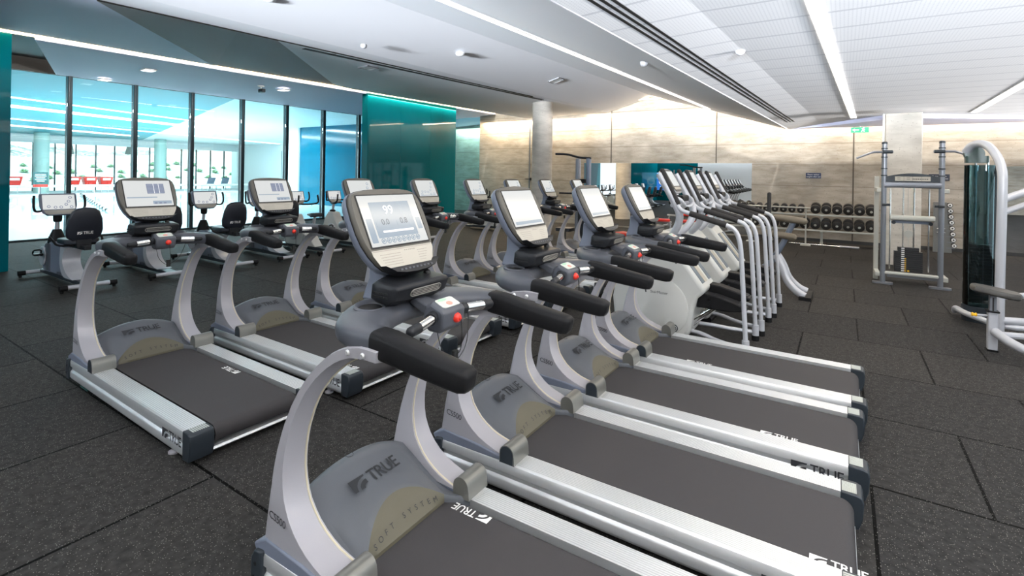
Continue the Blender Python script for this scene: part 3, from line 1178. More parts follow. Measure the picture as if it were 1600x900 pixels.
b.build('running_figure', m_exitw, t)
b = MB()
b.cyl((0, 0, .07), (0, 0, .12), .01, 6)
b.build('stem', m_gunmetal, t)
# latch on the pale door-sized panel left of the round column
t = empty('door_latch', (-10.42, YF - .02, 1.63), 0, 'small black latch bar on the wall left of the round column', 'latch')
b = MB()
b.cyl((-.14, -.02, 0), (.14, -.02, 0), .012, 8)
b.build('bar', m_dark, t)
b = MB()
b.box((.07, -.03, -.05), (.13, .02, .05))
b.build('keeper', m_dark, t)
b = MB()
b.box((-10.42, YF - .012, 0), (-10.36, YF, 3.95))
struct('trim_6', b, m_gunmetal)

# ------------------------------------------------------------------ treadmill (x: front 0 -> rear 2.08, y: 0 .. 0.89)
TL, TW, RW = 2.08, 0.89, 0.134
CY = TW / 2


def mirror_y(P): return [(y, z) for y, z in P]


def rail_profile(left):
    P = [(0.134, .205), (.014, .205), (.004, .198), (0, .186), (0, .150), (.012, .138), (.014, .118), (.004, .108), (.0, .098), (.0, .060), (.008, .045), (.134, .042)]
    if not left: P = [(TW - a, z) for a, z in P]
    return P


def treadmill():
    t = empty('treadmill')
    for left in (True, False):
        sg = -1 if left else 1
        yo = 0.0 if left else TW
        f = lambda d: d if left else TW - d            # distance from the outer side
        b = MB()
        b.prism(rail_profile(left), -.034, 1.992, 0)
        r = b.build('side_rail', m_alu, t, angle=25)
        b = MB()
        # fine anti-slip ribs on the step surface
        for k in range(9):
            y = f(.022 + k * .0125)
            b.box((.5, y - .0018, .2045), (1.99, y + .0018, .2062))
        b.build('rail_ribs', mat('rail_rib', (.62, .63, .64), .4, .6), r)
        b = MB()
        if left: logo(b, (1.83, -.0005, .124), (1, 0, 0), (0, 0, 1), .060)
        else: logo(b, (1.83, TW + .0005, .124), (-1, 0, 0), (0, 0, 1), .060)
        b.build('rail_lettering', m_print, r)
        # rear end cap
        b = MB()
        y0, y1 = sorted((f(-.004), f(.139)))
        P = [(1.985, .032), (1.985, .208), (2.055, .207), (2.078, .198), (2.086, .17), (2.082, .09), (2.066, .036)]
        b.xz(P, y0, y1)
        c = b.build('end_cap', m_cap, t, bevel=.006)
        b = MB()
        for k in range(8):
            y = f(.03 + k * .0125)
            b.box((1.99, y - .004, .206), (2.055, y + .004, .2095))
        b.build('cap_ribs', mat('cap_rib', (.50, .53, .50), .45, .3), c)
        # front cap and foot
        b = MB()
        y0, y1 = sorted((f(-.012), f(.13)))
        b.xz([(-.034, .04), (-.034, .212), (-.085, .205), (-.108, .17), (-.112, .09), (-.09, .045)], y0, y1)
        c = b.build('front_cap', m_cap, t, bevel=.008)
        b = MB()
        for dx, dz in ((-.075, .15), (-.085, .09)):
            b.cyl((dx, f(-.014), dz), (dx, f(-.008), dz), .009, 10)
        b.build('bolt', m_gap, c)
        b = MB()
        b.prism([(.10, f(.03)), (.26, f(.03)), (.26, f(.10)), (.10, f(.10))], 0, .012, 2)
        b.xz([(.14, .01), (.16, .06), (.24, .06), (.25, .01)], *sorted((f(.035), f(.095))))
        b.build('front_foot', mat('foot_green', (.03, .10, .09), .5), t)
        b = MB()
        b.lathe([(.034, 0), (.034, .01), (.014, .018), (.012, .055)], 14, origin=(1.79, f(.035), 0))
        b.build('levelling_foot', m_silver, t)
        # base plate under the upright
        b = MB()
        y0, y1 = sorted((f(.004), f(.146)))
        b.xz([(-.10, .19), (-.115, .215), (-.03, .262), (.20, .250), (.40, .228), (.40, .203)], y0, y1)
        b.build('base_plate', m_shell, t, bevel=.008)
        # upright
        front = [(-.06, .245), (-.045, .34), (-.03, .43), (-.003, .56), (.03, .665), (.075, .775), (.125, .87), (.18, .95), (.235, 1.015), (.30, 1.075), (.37, 1.125), (.44, 1.155), (.52, 1.172), (.59, 1.172), (.612, 1.158)]
        rear = [(.418, .232), (.36, .246), (.29, .262), (.215, .295), (.15, .345), (.105, .405), (.082, .47), (.074, .54), (.080, .62), (.105, .72), (.145, .81), (.19, .89), (.245, .96), (.31, 1.02), (.38, 1.07), (.45, 1.10), (.53, 1.110), (.59, 1.110)]
        front, rear = front[:-1] + [(.604, 1.170)], rear

        def resamp(P, n):
            P = [Vector((a, 0, c)) for a, c in P]
            L = [0]
            for a, c in zip(P, P[1:]): L.append(L[-1] + (c - a).length)
            out = []
            for k in range(n):
                s = L[-1] * k / (n - 1)
                i = max(j for j in range(len(L)) if L[j] <= s + 1e-9)
                i = min(i, len(P) - 2)
                u = (s - L[i]) / (L[i + 1] - L[i])
                out.append(P[i].lerp(P[i + 1], u))
            return out
        N = 30
        Fp, Rp = resamp(front, N), resamp(rear, N)
        b = MB()
        rings = []
        for k in range(N):
            u = k / (N - 1)
            th = .142 - .045 * min(1, u * 1.6)
            o_, i_ = .010, .010 + th
            a, c = Fp[k], Rp[k]
            d = c - a
            # outer face narrower than the inner edge: rear side is chamfered like the photo
            ch = .5 if u > .2 else .1 + .4 * u / .2
            pts = [(a, i_ - .012), (a + d * .06, i_), (c - d * .0, i_), (c, i_ - .02), (c - d * ch * .55, o_ + .004), (a + d * .08, o_), (a, o_ + .012)]
            rings.append([(p.x, f(y), p.z) for p, y in pts])
        b.loft(rings)
        upo = b.build('upright', m_silver, t, angle=28)
        b = MB()
        pts = [(p.x + .001, f(.010 + (.142 - .045 * min(1, (k / (N - 1)) * 1.6)) - .010), p.z) for k, p in enumerate(Rp)][:26]
        b.tube(pts, .0045, 6)
        b.build('seam_trim', m_seam, upo)
        b = MB()
        for bxx, bz in ((.455, 1.138), (.535, 1.142)):
            b.lathe([(.0115, 0), (.0115, .003), (.007, .007)], 14, M=Matrix.Translation((bxx, f(.010), bz)) @ Matrix.Rotation(PI / 2 if left else -PI / 2, 4, 'X'))
        b.build('bolt', mat('bolt_silver', (.7, .7, .7), .3, .6), upo)
        b = MB()
        if left: put_text(b, 'CS500', (.045, .0085, .368), (1, 0, -.12), (.12, 0, 1), .046, spacing=.92)
        else: put_text(b, 'CS500', (.045, TW - .0085, .368), (-1, 0, .12), (.12, 0, 1), .046, spacing=.92)
        b.build('model_lettering', m_print, upo)
        # rounded cap where the upright meets the rail
        b = MB()
        y0, y1 = sorted((f(-.006), f(.152)))
        P = [(.384, .203), (.384, .255)] + [(.430 - .046 * math.cos(q), .258 + .046 * math.sin(q)) for q in [PI * k / 10 for k in range(0, 11)]] + [(.478, .250), (.482, .203)]
        b.xz(P, y0, y1)
        fc = b.build('foot_cap', mat('cap_metal', (.20, .20, .185), .35, .5), t, angle=40)
        b = MB()
        P2 = [(.389, .206), (.389, .255)] + [(.430 - .041 * math.cos(q), .258 + .041 * math.sin(q)) for q in [PI * k / 10 for k in range(0, 11)]] + [(.472, .250), (.472, .206)]
        b.xz(P2, *sorted((f(-.0075), f(-.0055))))
        b.build('cap_face', m_cap, fc)
        # side grip
        gy0, gy1 = f(.018), f(.128)
        rings = []
        for u, x, z, hh, hw in ((0, .548, 1.182, .040, .044), (.0, .552, 1.180, .050, .053), (.1, .60, 1.176, .051, .053), (.5, .76, 1.154, .047, .050), (.85, .90, 1.137, .043, .048), (.95, .950, 1.131, .041, .044), (1, .972, 1.128, .034, .036), (1, .978, 1.127, .018, .018)):
            cy_ = f(.073)
            ring = []
            for k in range(20):
                a = 2 * PI * k / 20
                ca, sa = math.cos(a), math.sin(a)
                e = .55
                px_ = math.copysign(abs(ca) ** e, ca)
                pz_ = math.copysign(abs(sa) ** e, sa)
                ring.append((x + .22 * hh * pz_ * (1 if u > .05 else 0), cy_ + hw * px_, z + hh * pz_))
            rings.append(ring)
        b = MB()
        b.loft(rings)
        b.build('side_grip', m_black, t, angle=60)
    # running deck, belt and rear roller
    b = MB()
    b.box((.0, RW - .004, .06), (1.98, TW - RW + .004, .165))
    b.build('deck', m_gap, t)
    b = MB()
    y0, y1 = RW + .030, TW - RW - .030
    top = [(.34, .188), (1.98, .188)] + [(1.985 + .058 * math.sin(a), .130 + .058 * math.cos(a)) for a in [PI * k / 12 for k in range(1, 13)]]
    bot = [(p[0] - .0 if i < 2 else 1.985 + .05 * (p[0] - 1.985) / .058, p[1] - .006 if i < 2 else .13 + .05 * (p[1] - .13) / .058) for i, p in enumerate(top)]
    b.xz(top + [(1.2, .072), (.34, .072), (.34, .078), (1.2, .078)] + bot[::-1], y0, y1)
    b.build('belt', m_belt, t, angle=30)
    b = MB()
    b.xz([(1.93, .040), (1.93, .062), (2.04, .062), (2.05, .050), (2.04, .040)], RW, TW - RW)
    b.build('rear_crossbar', m_alu, t)
    b = MB()
    logo(b, (0, 0, .1888), (1, 0, 0), (0, 1, 0), .048, lift=.0006)
    b.build('belt_lettering', m_whiteprint, t)
    # motor hood
    b = MB()
    hx = [-.10, -.085, -.05, 0.0, .03, .07, .11, .15, .19, .23, .26]
    ny = 28
    yl, yr = RW + .002, TW - RW - .002

    def crest(y):
        u = (y - CY) / .32
        return .432 - .085 * u * u

    def lensx(y):
        dy = abs(y - CY)
        return .262 + .108 * (dy / .245) ** 2 if dy < .245 else None

    def rearx(y):
        dy = abs(y - CY)
        return .37 if dy < .245 else .37 + (dy - .245) / .066 * .11
    rows = []
    for j in range(ny + 1):
        y = yl + (yr - yl) * j / ny
        zc = crest(y)
        sl_ = lambda x: zc - .46 * (x - .03)
        lx = lensx(y)
        rx = rearx(y)
        xl = lx if lx else rx - .012
        col = [(-.10, .10), (-.105, .22), (-.095, zc - .10), (-.06, zc - .035), (-.015, zc - .004), (.03, zc)]
        xs = [.03 + (xl - .03) * k / 8 for k in range(1, 9)]
        zend = .205
        drop = 0
        for k, x in enumerate(xs):
            z = sl_(x)
            if not lx:
                w = ((k + 1) / 8) ** 2
                z = z * (1 - w) + (zend + .012) * w
            col.append((x, z))
        if lx:
            z0 = sl_(xl)
            for k in range(1, 5):
                w = k / 4
                col.append((xl + (rx - xl) * w, z0 + (zend - z0) * w))
        else:
            for k in range(1, 5):
                col.append((xl + .012 * k / 4, (zend + .012) + (-.012) * k / 4))
        col.append((rx, .17))
        rows.append([(x, y, max(z, .17)) for x, z in col])
    n = len(rows[0])
    vs = [p for r in rows for p in r]
    fs, mi = [], []
    for j in range(ny):
        ym = yl + (yr - yl) * (j + .5) / ny
        for k in range(n - 1):
            fs.append((j * n + k, j * n + k + 1, (j + 1) * n + k + 1, (j + 1) * n + k))
            mi.append(1 if (k >= 13 and k < 18 and lensx(ym)) else 0)
    o0 = len(b.f)
    b.add(vs, fs)
    b.mi[o0:] = mi
    hood = b.build('motor_hood', [m_hood, m_lens], t, angle=32)
    b = MB()
    s = Vector((1, 0, -.46)).normalized()
    logo(b, (.150, CY - .01, .432 - .46 * .12 + .001), (0, 1, 0), -s, .064, lift=.004)
    b.build('hood_lettering', m_ghost, hood)
    b = MB()
    sv = Vector((.108, 0, -.12)).normalized()
    word = 'SOFT SYSTEM'
    for i, ch in enumerate(word):
        if ch == ' ': continue
        y = CY + (i - 5) * .038
        u = .66
        xx = lensx(y) + (rearx(y) - lensx(y)) * u
        z0 = crest(y) - .46 * (lensx(y) - .03)
        zz = z0 + (.205 - z0) * u
        put_text(b, ch, (xx, y, zz), (0, 1, 0), -Vector((rearx(y) - lensx(y), 0, .205 - z0)).normalized(), .034, lift=.003)
    b.build('insert_lettering', m_ghost, hood)
    b = MB()
    b.tube([(-.004 + .02 * math.cos(a), CY - .03 + .02 * math.sin(a), .4335 + .0015 - .1 * .02 * math.cos(a)) for a in [2 * PI * k / 16 for k in range(16)]], .0012, 5, closed=True)
    b.build('hood_plug', m_ghost, hood)
    # handlebar body: flattened horseshoe with two cup wells
    outer = [(.585, .022), (.50, .018), (.42, .020), (.36, .035), (.30, .072), (.245, .13), (.195, .20), (.155, .275), (.125, .355), (.112, .40), (.11, CY)]
    inner = [(.585, .126), (.555, .133), (.52, .150), (.49, .180), (.46, .215), (.44, .25), (.42, .29), (.408, .33), (.402, .365), (.398, .40), (.395, CY)]
    outer = smooth([(a, c, 0) for a, c in outer], 1)
    inner = smooth([(a, c, 0) for a, c in inner], 1)
    outer = [outer[0]] + outer[1:]
    full_o = outer + [Vector((p.x, TW - p.y, 0)) for p in outer[::-1][1:]]
    full_i = inner + [Vector((p.x, TW - p.y, 0)) for p in inner[::-1][1:]]
    rings = []
    K = len(full_o)
    S_ = 32
    cups = [(.300, .258), (.300, TW - .258)]
    for k in range(K):
        a, c = full_o[k], full_i[k]
        mid, d = (a + c) / 2, (c - a) / 2
        u = abs(k / (K - 1) - .5) * 2
        hh = .046 + .006 * (1 - u) ** .6
        zc = 1.180 + .006 * (1 - u) ** .8
        ring = []
        for q in range(S_):
            an = 2 * PI * q / S_
            ca, sa = math.cos(an), math.sin(an)
            e = .72
            px_ = math.copysign(abs(ca) ** e, ca)
            pz_ = math.copysign(abs(sa) ** e, sa)
            p = mid + d * px_
            z = zc + hh * pz_
            ring.append((p.x, p.y, z))
        rings.append(ring)
    # finer rings so that the wells stay round
    fine = []
    for k in range(K - 1):
        for w in (0, .5):
            fine.append([tuple(Vector(p).lerp(Vector(q), w)) for p, q in zip(rings[k], rings[k + 1])])
    fine.append(rings[-1])
    b = MB()
    b.loft(fine)
    keep = []
    for fc_ in b.f:
        c_ = sum((b.v[i] for i in fc_), Vector()) / len(fc_)
        hole = any(((c_.x - cx) / .060) ** 2 + ((c_.y - cy_) / .068) ** 2 < 1 and c_.z > 1.20 for cx, cy_ in cups)
        if not hole: keep.append(fc_)
    b.f = keep
    b.mi = [0] * len(keep)
    body = b.build('handlebar_body', [m_greyplas, m_gap], t, angle=50)
    sub = body.modifiers.new('subdivision', 'SUBSURF')
    sub.levels = sub.render_levels = 1
    for cx, cy_ in cups:
        b = MB()
        E = lambda rx, ry, z: [(cx + rx * math.cos(2 * PI * k / 28) * .92 + .15 * ry * math.sin(2 * PI * k / 28) * (1 if cy_ < CY else -1) * -1, cy_ + ry * math.sin(2 * PI * k / 28), z + (cx + rx * math.cos(2 * PI * k / 28) - cx) * -.08) for k in range(28)]
        b.loft([E(.078, .083, 1.215), E(.077, .082, 1.2350), E(.068, .073, 1.2415), E(.060, .065, 1.2370), E(.056, .061, 1.225)], caps=False)
        b.cur = 1
        b.loft([E(.056, .061, 1.225), E(.048, .052, 1.160), E(.003, .004, 1.158)], caps=True)
        b.build('cup_holder', [m_greyplas, m_gap], body, angle=40)
    # console neck
    b = MB()
    b.loft([[(.13, CY - .09, 1.22), (.13, CY + .09, 1.22), (.30, CY + .09, 1.22), (.30, CY - .09, 1.22)],
            [(.16, CY - .075, 1.32), (.16, CY + .075, 1.32), (.27, CY + .075, 1.32), (.27, CY - .075, 1.32)],
            [(.17, CY - .085, 1.42), (.17, CY + .085, 1.42), (.24, CY + .085, 1.42), (.24, CY - .085, 1.42)]])
    b.build('console_neck', m_shell, t, bevel=.012)
    # accessory tray with oval vent below the screen
    b = MB()
    rings = []
    for y, s_ in ((CY - .175, .55), (CY - .165, .85), (CY - .12, 1), (CY + .12, 1), (CY + .165, .85), (CY + .175, .55)):
        cxx, czz = .355, 1.290
        P = [(.26, 1.255), (.30, 1.240), (.375, 1.232), (.43, 1.262), (.452, 1.318), (.44, 1.332), (.30, 1.345), (.27, 1.330)]
        rings.append([(cxx + (a - cxx) * s_, y, czz + (c - czz) * s_) for a, c in P])
    b.loft(rings)
    tray = b.build('accessory_tray', m_dark, t, bevel=.006)
    b = MB()
    g = [(0, -.105), (.0, .105)]
    un = Vector((.022, 0, .056)).normalized()
    c0 = Vector((.446, CY, 1.290))
    P = []
    for k in range(24):
        a = 2 * PI * k / 24
        yy = (.075 if math.cos(a) > 0 else -.075) + .022 * math.cos(a)
        P.append(c0 + Vector((0, yy, 0)) + un * .017 * math.sin(a))
    b.tube(P, .0028, 6, closed=True)
    for k in (-1, 0, 1):
        b.cyl(c0 + Vector((0, -.085, 0)) + un * .008 * k, c0 + Vector((0, .085, 0)) + un * .008 * k, .0018, 5)
    b.build('vent_grille', mat('grille_grey', (.25, .24, .22), .4, .3), tray)
    for sy in (-1, 1):
        b = MB()
        for k in range(9):
            for j in (0, 1):
                b.box((.300 + .010 * k, CY + sy * .1755 - .002, 1.272 + .016 * j), (.307 + .010 * k, CY + sy * .1755 + .002, 1.280 + .016 * j))
        b.build('side_vent', m_gap, tray)
    b = MB()
    b.lathe([(.018, 0), (.015, .012), (.006, .018)], 12, origin=(.36, CY + .10, 1.338))
    b.tube(smooth([(.36, CY + .10, 1.35), (.33, CY + .15, 1.385), (.30, CY + .10, 1.40), (.31, CY, 1.385)], 2), .0025, 6)
    b.build('cable_plug', m_gap, tray)
    # pod with stop button and chrome pulse grips
    b = MB()
    b.loft([[(.38, CY - .035, 1.225), (.38, CY + .035, 1.225), (.38, CY + .03, 1.26), (.38, CY - .03, 1.26)],
            [(.50, CY - .05, 1.185), (.50, CY + .05, 1.185), (.50, CY + .045, 1.235), (.50, CY - .045, 1.235)]])
    b.build('pod_arm', m_greyplas, t, bevel=.008)
    b = MB()
    P = [(.487, 1.185), (.505, 1.240), (.535, 1.262), (.600, 1.236), (.612, 1.222), (.606, 1.160), (.580, 1.135), (.52, 1.135)]
    rings = []
    for y, s_ in ((CY - .075, .86), (CY - .062, 1), (CY + .062, 1), (CY + .075, .86)):
        rings.append([(.55 + (a - .55) * s_, y, 1.195 + (c - 1.195) * s_) for a, c in P])
    b.loft(rings)
    pod = b.build('control_pod', m_greyplas, t, bevel=.006)
    b = MB()
    kd = Vector((.065, 0, -.026)).normalized()
    kn = Vector((.026, 0, .065)).normalized()
    Mk = Matrix((Vector((0, 1, 0)), -kd, kn)).transposed().to_4x4()
    Mk.translation = Vector((.566, CY, 1.2508))
    b.rbox((-.055, -.033, 0), (.055, .030, .003), .012, M=Mk)
    kp = b.build('keypad', m_pad, pod)
    b = MB()
    b.prism([(-.014 + .026 * math.cos(a) - 0.0, .020 + .008 * math.sin(a)) for a in [2 * PI * k / 16 for k in range(16)]], .003, .004, 2, M=Mk)
    b.build('green_key', m_padgreen, kp)
    b = MB()
    b.prism([(.002 + .017 * math.cos(a), -.010 + .013 * math.sin(a)) for a in [2 * PI * k / 16 for k in range(16)]], .003, .004, 2, M=Mk)
    b.build('red_key', m_padred, kp)
    b = MB()
    b.lathe([(.021, 0), (.021, .010), (.016, .018), (.010, .022)], 18, M=Matrix.Translation((.606, CY + .012, 1.19)) @ Matrix.Rotation(PI / 2, 4, 'Y'))
    b.cyl((.62, CY + .012, 1.19), (.634, CY + .012, 1.188), .007, 8)
    b.build('stop_button', m_red, pod)
    for sy in (-1, 1):
        b = MB()
        pa = Vector((.555, CY + sy * .075, 1.205))
        pb = Vector((.578, CY + sy * .120, 1.205))
        pc = Vector((.600, CY + sy * .215, 1.200))
        pd = Vector((.606, CY + sy * .262, 1.197))
        b.cyl(pa, pb, .025, 16)
        b.build('grip_collar', m_dark, t, angle=50)
        b = MB()
        b.cyl(pc, pd, .022, 16, r2=.020)
        b.ball(pd, .0205)
        g = b.build('pulse_grip', m_dark, t, angle=50)
        b = MB()
        b.cyl(pb, pc, .0205, 20)
        b.build('chrome_sleeve', m_chrome, g)
    # safety cord
    b = MB()
    b.tube(smooth([(.634, CY + .012, 1.188), (.640, CY + .014, 1.12), (.62, CY + .03, 1.04), (.60, CY + .02, 1.03)], 2), .0018, 6)
    b.tube(smooth([(.56, CY - .055, 1.135), (.58, CY - .05, 1.06), (.60, CY + .0, 1.00), (.61, CY + .03, 1.01), (.60, CY + .10, 1.05), (.57, CY + .15, 1.13), (.55, CY + .17, 1.17)], 2), .0018, 6)
    b.rbox((.588, CY + .005, .985), (.606, CY + .035, 1.045), .006)
    b.build('safety_cord', m_gap, t)
    # console
    up_ = Vector((-.180, 0, .350)).normalized()
    nrm = Vector((.350, 0, .180)).normalized()
    o_ = Vector((.338, CY, 1.372))
    Mc = Matrix((Vector((0, 1, 0)), up_, nrm)).transposed().to_4x4()
    Mc.translation = o_

    def shield(s=1.0, dv=0.0, top=.392, n=6):
        half = [(0, top + .010), (.10, top + .007), (.165, top - .002), (.195, top - .014), (.213, top - .034), (.222, top - .07), (.226, .26), (.224, .19), (.216, .135), (.198, .085), (.172, .040), (.145, .012), (.115, 0), (0, -.008)]
        P = half + [(-a, c) for a, c in half[::-1][1:-1]]
        cxx, cyy = 0, .195
        return [(cxx + (a - cxx) * s, cyy + (c - cyy) * s + dv) for a, c in P]
    b = MB()
    b.M = Mc
    R = lambda s, d, dv=0: [(a, c, d) for a, c in shield(s, dv)]
    b.loft([R(.62, -.085, .01), R(.86, -.075, .005), R(.97, -.055), R(1.01, -.030), R(1.0, -.014)])
    cons = b.build('console', m_shell, t, angle=40)
    b = MB()
    b.M = Mc
    b.loft([R(.985, -.016), R(.985, -.004), R(.97, .008), R(.955, .012)])
    bez = b.build('bezel', m_bezel, cons, angle=30)
    b = MB()
    b.M = Mc
    # black shadow line around the bezel
    b.loft([R(.999, -.0145), R(.999, -.0075)], caps=False)
    b.build('rim', m_gap, cons)
    b = MB()
    b.M = Mc
    b.rbox((-.186, .108, .0115), (.186, .366, .0135), .006)
    b.build('screen_frame', m_gap, bez)
    b = MB()
    b.M = Mc
    b.rbox((-.178, .116, .0125), (.178, .360, .0150), .003)
    b.build('screen', m_screen, bez)
    b = MB()
    b.M = Mc
    b.prism([(-.190, .100), (.190, .100), (.189, .078), (.165, .030), (.140, .006), (-.140, .006), (-.165, .030), (-.189, .078)], .0115, .0135, 2)
    lab = b.build('label_plate', m_label, bez)
    b = MB()
    b.M = Mc
    for k in range(5):
        b.box((-.15 + .004 * k, .075 - .012 * k, .0135), (-.03, .0775 - .012 * k, .0142))
        b.box((.08, .075 - .012 * k, .0135), (.145 - .006 * k, .0772 - .012 * k, .0142))
    for k in range(6):
        b.box((.0 + .012 * k, .082, .0135), (.006 + .012 * k, .087, .0142))
    b.box((-.182, .093, .0135), (.182, .0965, .0142))
    b.build('label_print', m_labeltext, lab)
    b = MB()
    b.M = Mc
    P = [(-.172, .030), (-.14, .010), (-.08, .0), (0, -.004), (.08, 0), (.14, .010), (.172, .030)]
    lo_ = [(a * .88, c - .030) for a, c in P]
    b.loft([[(a, c, .010) for a, c in P] + [(a, c, .010) for a, c in lo_[::-1]],
            [(a * 1.0, c - .012, .050) for a, c in P] + [(a, c + .004, .052) for a, c in lo_[::-1]]])
    b.build('reading_ledge', m_dark, cons, bevel=.003)
    b = MB()
    b.M = Mc
    for k in range(9):
        b.rbox((-.10 + .024 * k, -.014, .0515), (-.086 + .024 * k, -.006, .0535), .003)
    b.build('ledge_buttons', m_greyplas, cons)
    t['Mc'] = [v for row in Mc for v in row]
    return t, bez, Mc


def screen_art(kind, Mc):
    """graphics on the lcd: returns mesh"""
    b = MB()
    b.M = Mc
    z0, z1 = .0150, .0156
    cx, cy = 0, .238
    q = lambda x0, y0, x1, y1, z=z0, dz=.0006: b.rbox((cx + x0, cy + y0, z), (cx + x1, cy + y1, z + dz), .004)
    if kind == 'workout':
        b.cur = 0
        q(-.125, -.085, .125, .088)
        q(-.168, -.105, -.135, .01)
        q(.138, -.06, .168, .0)
        b.cur = 3
        q(-.115, -.035, -.01, -.004, z1); q(.01, -.035, .115, -.004, z1)
        for s, x, y, sz, cr in (('99', -.02, .045, .062, 1), ('0.0', -.06, -.012, .040, 2), ('0.8', .055, -.012, .040, 2)):
            b.cur = cr
            vs, fs = text_geo(s, 1.0, .01)
            b.add([(v[0] * sz + cx + x, v[1] * sz + cy + y, z1 + .0016) for v in vs], fs)
        b.cur = 1
        q(-.09, -.062, .105, -.052, z1)
        b.cur = 3
        for k in range(8):
            x = -.105 + .031 * k
            b.tube([(cx + x + .012 * math.cos(a), cy - .100 + .012 * math.sin(a), z1 + .001) for a in [2 * PI * j / 14 for j in range(14)]], .0018, 5, closed=True)
            b.rbox((cx + x - .005, cy - .106, z1), (cx + x + .005, cy - .094, z1 + .001), .003)
    elif kind == 'table':
        b.cur = 3
        q(-.01, -.005, .125, .090)
        b.cur = 4
        for k in range(7):
            b.box((cx - .004, cy + .004 + .0125 * k, z1 + .0002), (cx + .119, cy + .010 + .0125 * k, z1 + .0008))
        b.cur = 1
        b.box((cx + .043, cy - .003, z1 + .0009), (cx + .046, cy + .088, z1 + .0012))
        b.box((cx + .083, cy - .003, z1 + .0009), (cx + .086, cy + .088, z1 + .0012))
        b.cur = 0
        q(-.168, -.045, .06, -.035); q(.02, -.105, .165, -.075)
        b.cur = 3
        for k in range(3):
            q(.03 + .035 * k, -.103, .052 + .035 * k, -.090, z1)
    elif kind == 'bubbles':
        b.cur = 3
        for x, y in ((-.10, -.05), (-.045, -.055), (.01, -.06), (.065, -.03), (.10, .02), (.115, .075), (-.12, -.09), (.06, -.09), (.12, -.085)):
            b.tube([(cx + x + .015 * math.cos(a), cy + y + .015 * math.sin(a), z1) for a in [2 * PI * j / 12 for j in range(12)]], .0035, 5, closed=True)
        b.cur = 0
        q(-.15, -.112, .15, -.105)
    else:
        b.cur = 0
        q(-.16, -.11, .16, -.09)
    return b


T0, bez0, MC = treadmill()
art = {}
for kd_ in ('workout', 'table', 'bubbles', 'plain'):
    o = screen_art(kd_, MC).build('screen_graphics', [m_scrblue, m_scrwhite, m_scrgrey, m_scrblue if kd_ != 'table' else m_scrdark, mat('lcd_slate_light', (.02, .02, .02), .2, emit=(.5, .56, .74), es=.45)], bez0)
    art[kd_] = o.data
    if kd_ != 'plain': bpy.data.objects.remove(o)
TREADS = [
    # x, y, yaw deg, screen, belt mark (x, y, reversed), label
    (-1.977, 1.216, 1.12, 'workout', (.53, .70, 1), 'silver treadmill nearest the camera, its screen reading 99'),
    (-1.970, 2.337, .60, 'plain', (1.97, .17, 0), 'second treadmill of the right row, just beyond the one with the 99 screen'),
    (-1.943, 3.408, .07, 'plain', (1.62, .175, 0), 'third treadmill of the right row, white screen between two neighbours'),
    (-1.919, 4.419, -.31, 'plain', (.88, .18, 0), 'farthest treadmill of the right row, next to the stair climbers'),
    (-5.338, 1.521, -.75, 'table', (1.21, .685, 1), 'leftmost treadmill, standing alone at the near end of the left row'),
    (-5.287, 2.645, -.72, 'table', (1.86, .175, 1), 'second treadmill of the left row, blue table on its screen, in front of exercise bikes'),
    (-5.236, 3.769, -.72, 'bubbles', (1.0, .68, 1), 'left-row treadmill whose screen is mostly hidden behind the 99 screen'),
    (-5.185, 4.880, -.72, 'bubbles', (1.0, .68, 1), 'left-row treadmill whose screen shows against the dark teal wall panels'),
    (-5.134, 5.985, -.72, 'bubbles', (1.0, .68, 1), 'left-row treadmill whose screen shows against the tinted glass and concrete strip'),
    (-5.083, 7.040, -.72, 'bubbles', (1.0, .68, 1), 'left-row treadmill of which only the screen top shows beside the latch'),
    (-5.030, 8.130, -.72, 'bubbles', (1.0, .68, 1), 'left-row treadmill standing in front of the round concrete column'),
    (-4.980, 9.390, -.72, 'bubbles', (1.0, .68, 1), 'farthest treadmill of the left row, beside the tall arched weight machine'),
]
for i, (x, y, a, sc, bm_, lb) in enumerate(TREADS):
    t = T0 if i == 0 else copy_tree(T0)
    t.location = (x, y, 0)
    t.rotation_euler = (0, 0, math.radians(a))
    tag(t, lb, 'treadmill', 'treadmills of the right row' if i < 4 else 'treadmills of the left row')
    for ch in kids(t):
        if ch.name.startswith('belt_lettering'):
            ch.location = (bm_[0], bm_[1], 0)
            ch.rotation_euler = (0, 0, PI if bm_[2] else 0)
        if ch.name.startswith('console') and not ch.name.startswith('console_neck'):
            for g in kids(ch):
                if g.name.startswith('bezel'):
                    for h in kids(g):
                        if h.name.startswith('screen_graphics'): h.data = art[sc]
if 'Mc' in T0: 
    for o in bpy.data.objects:
        if 'Mc' in o: del o['Mc']

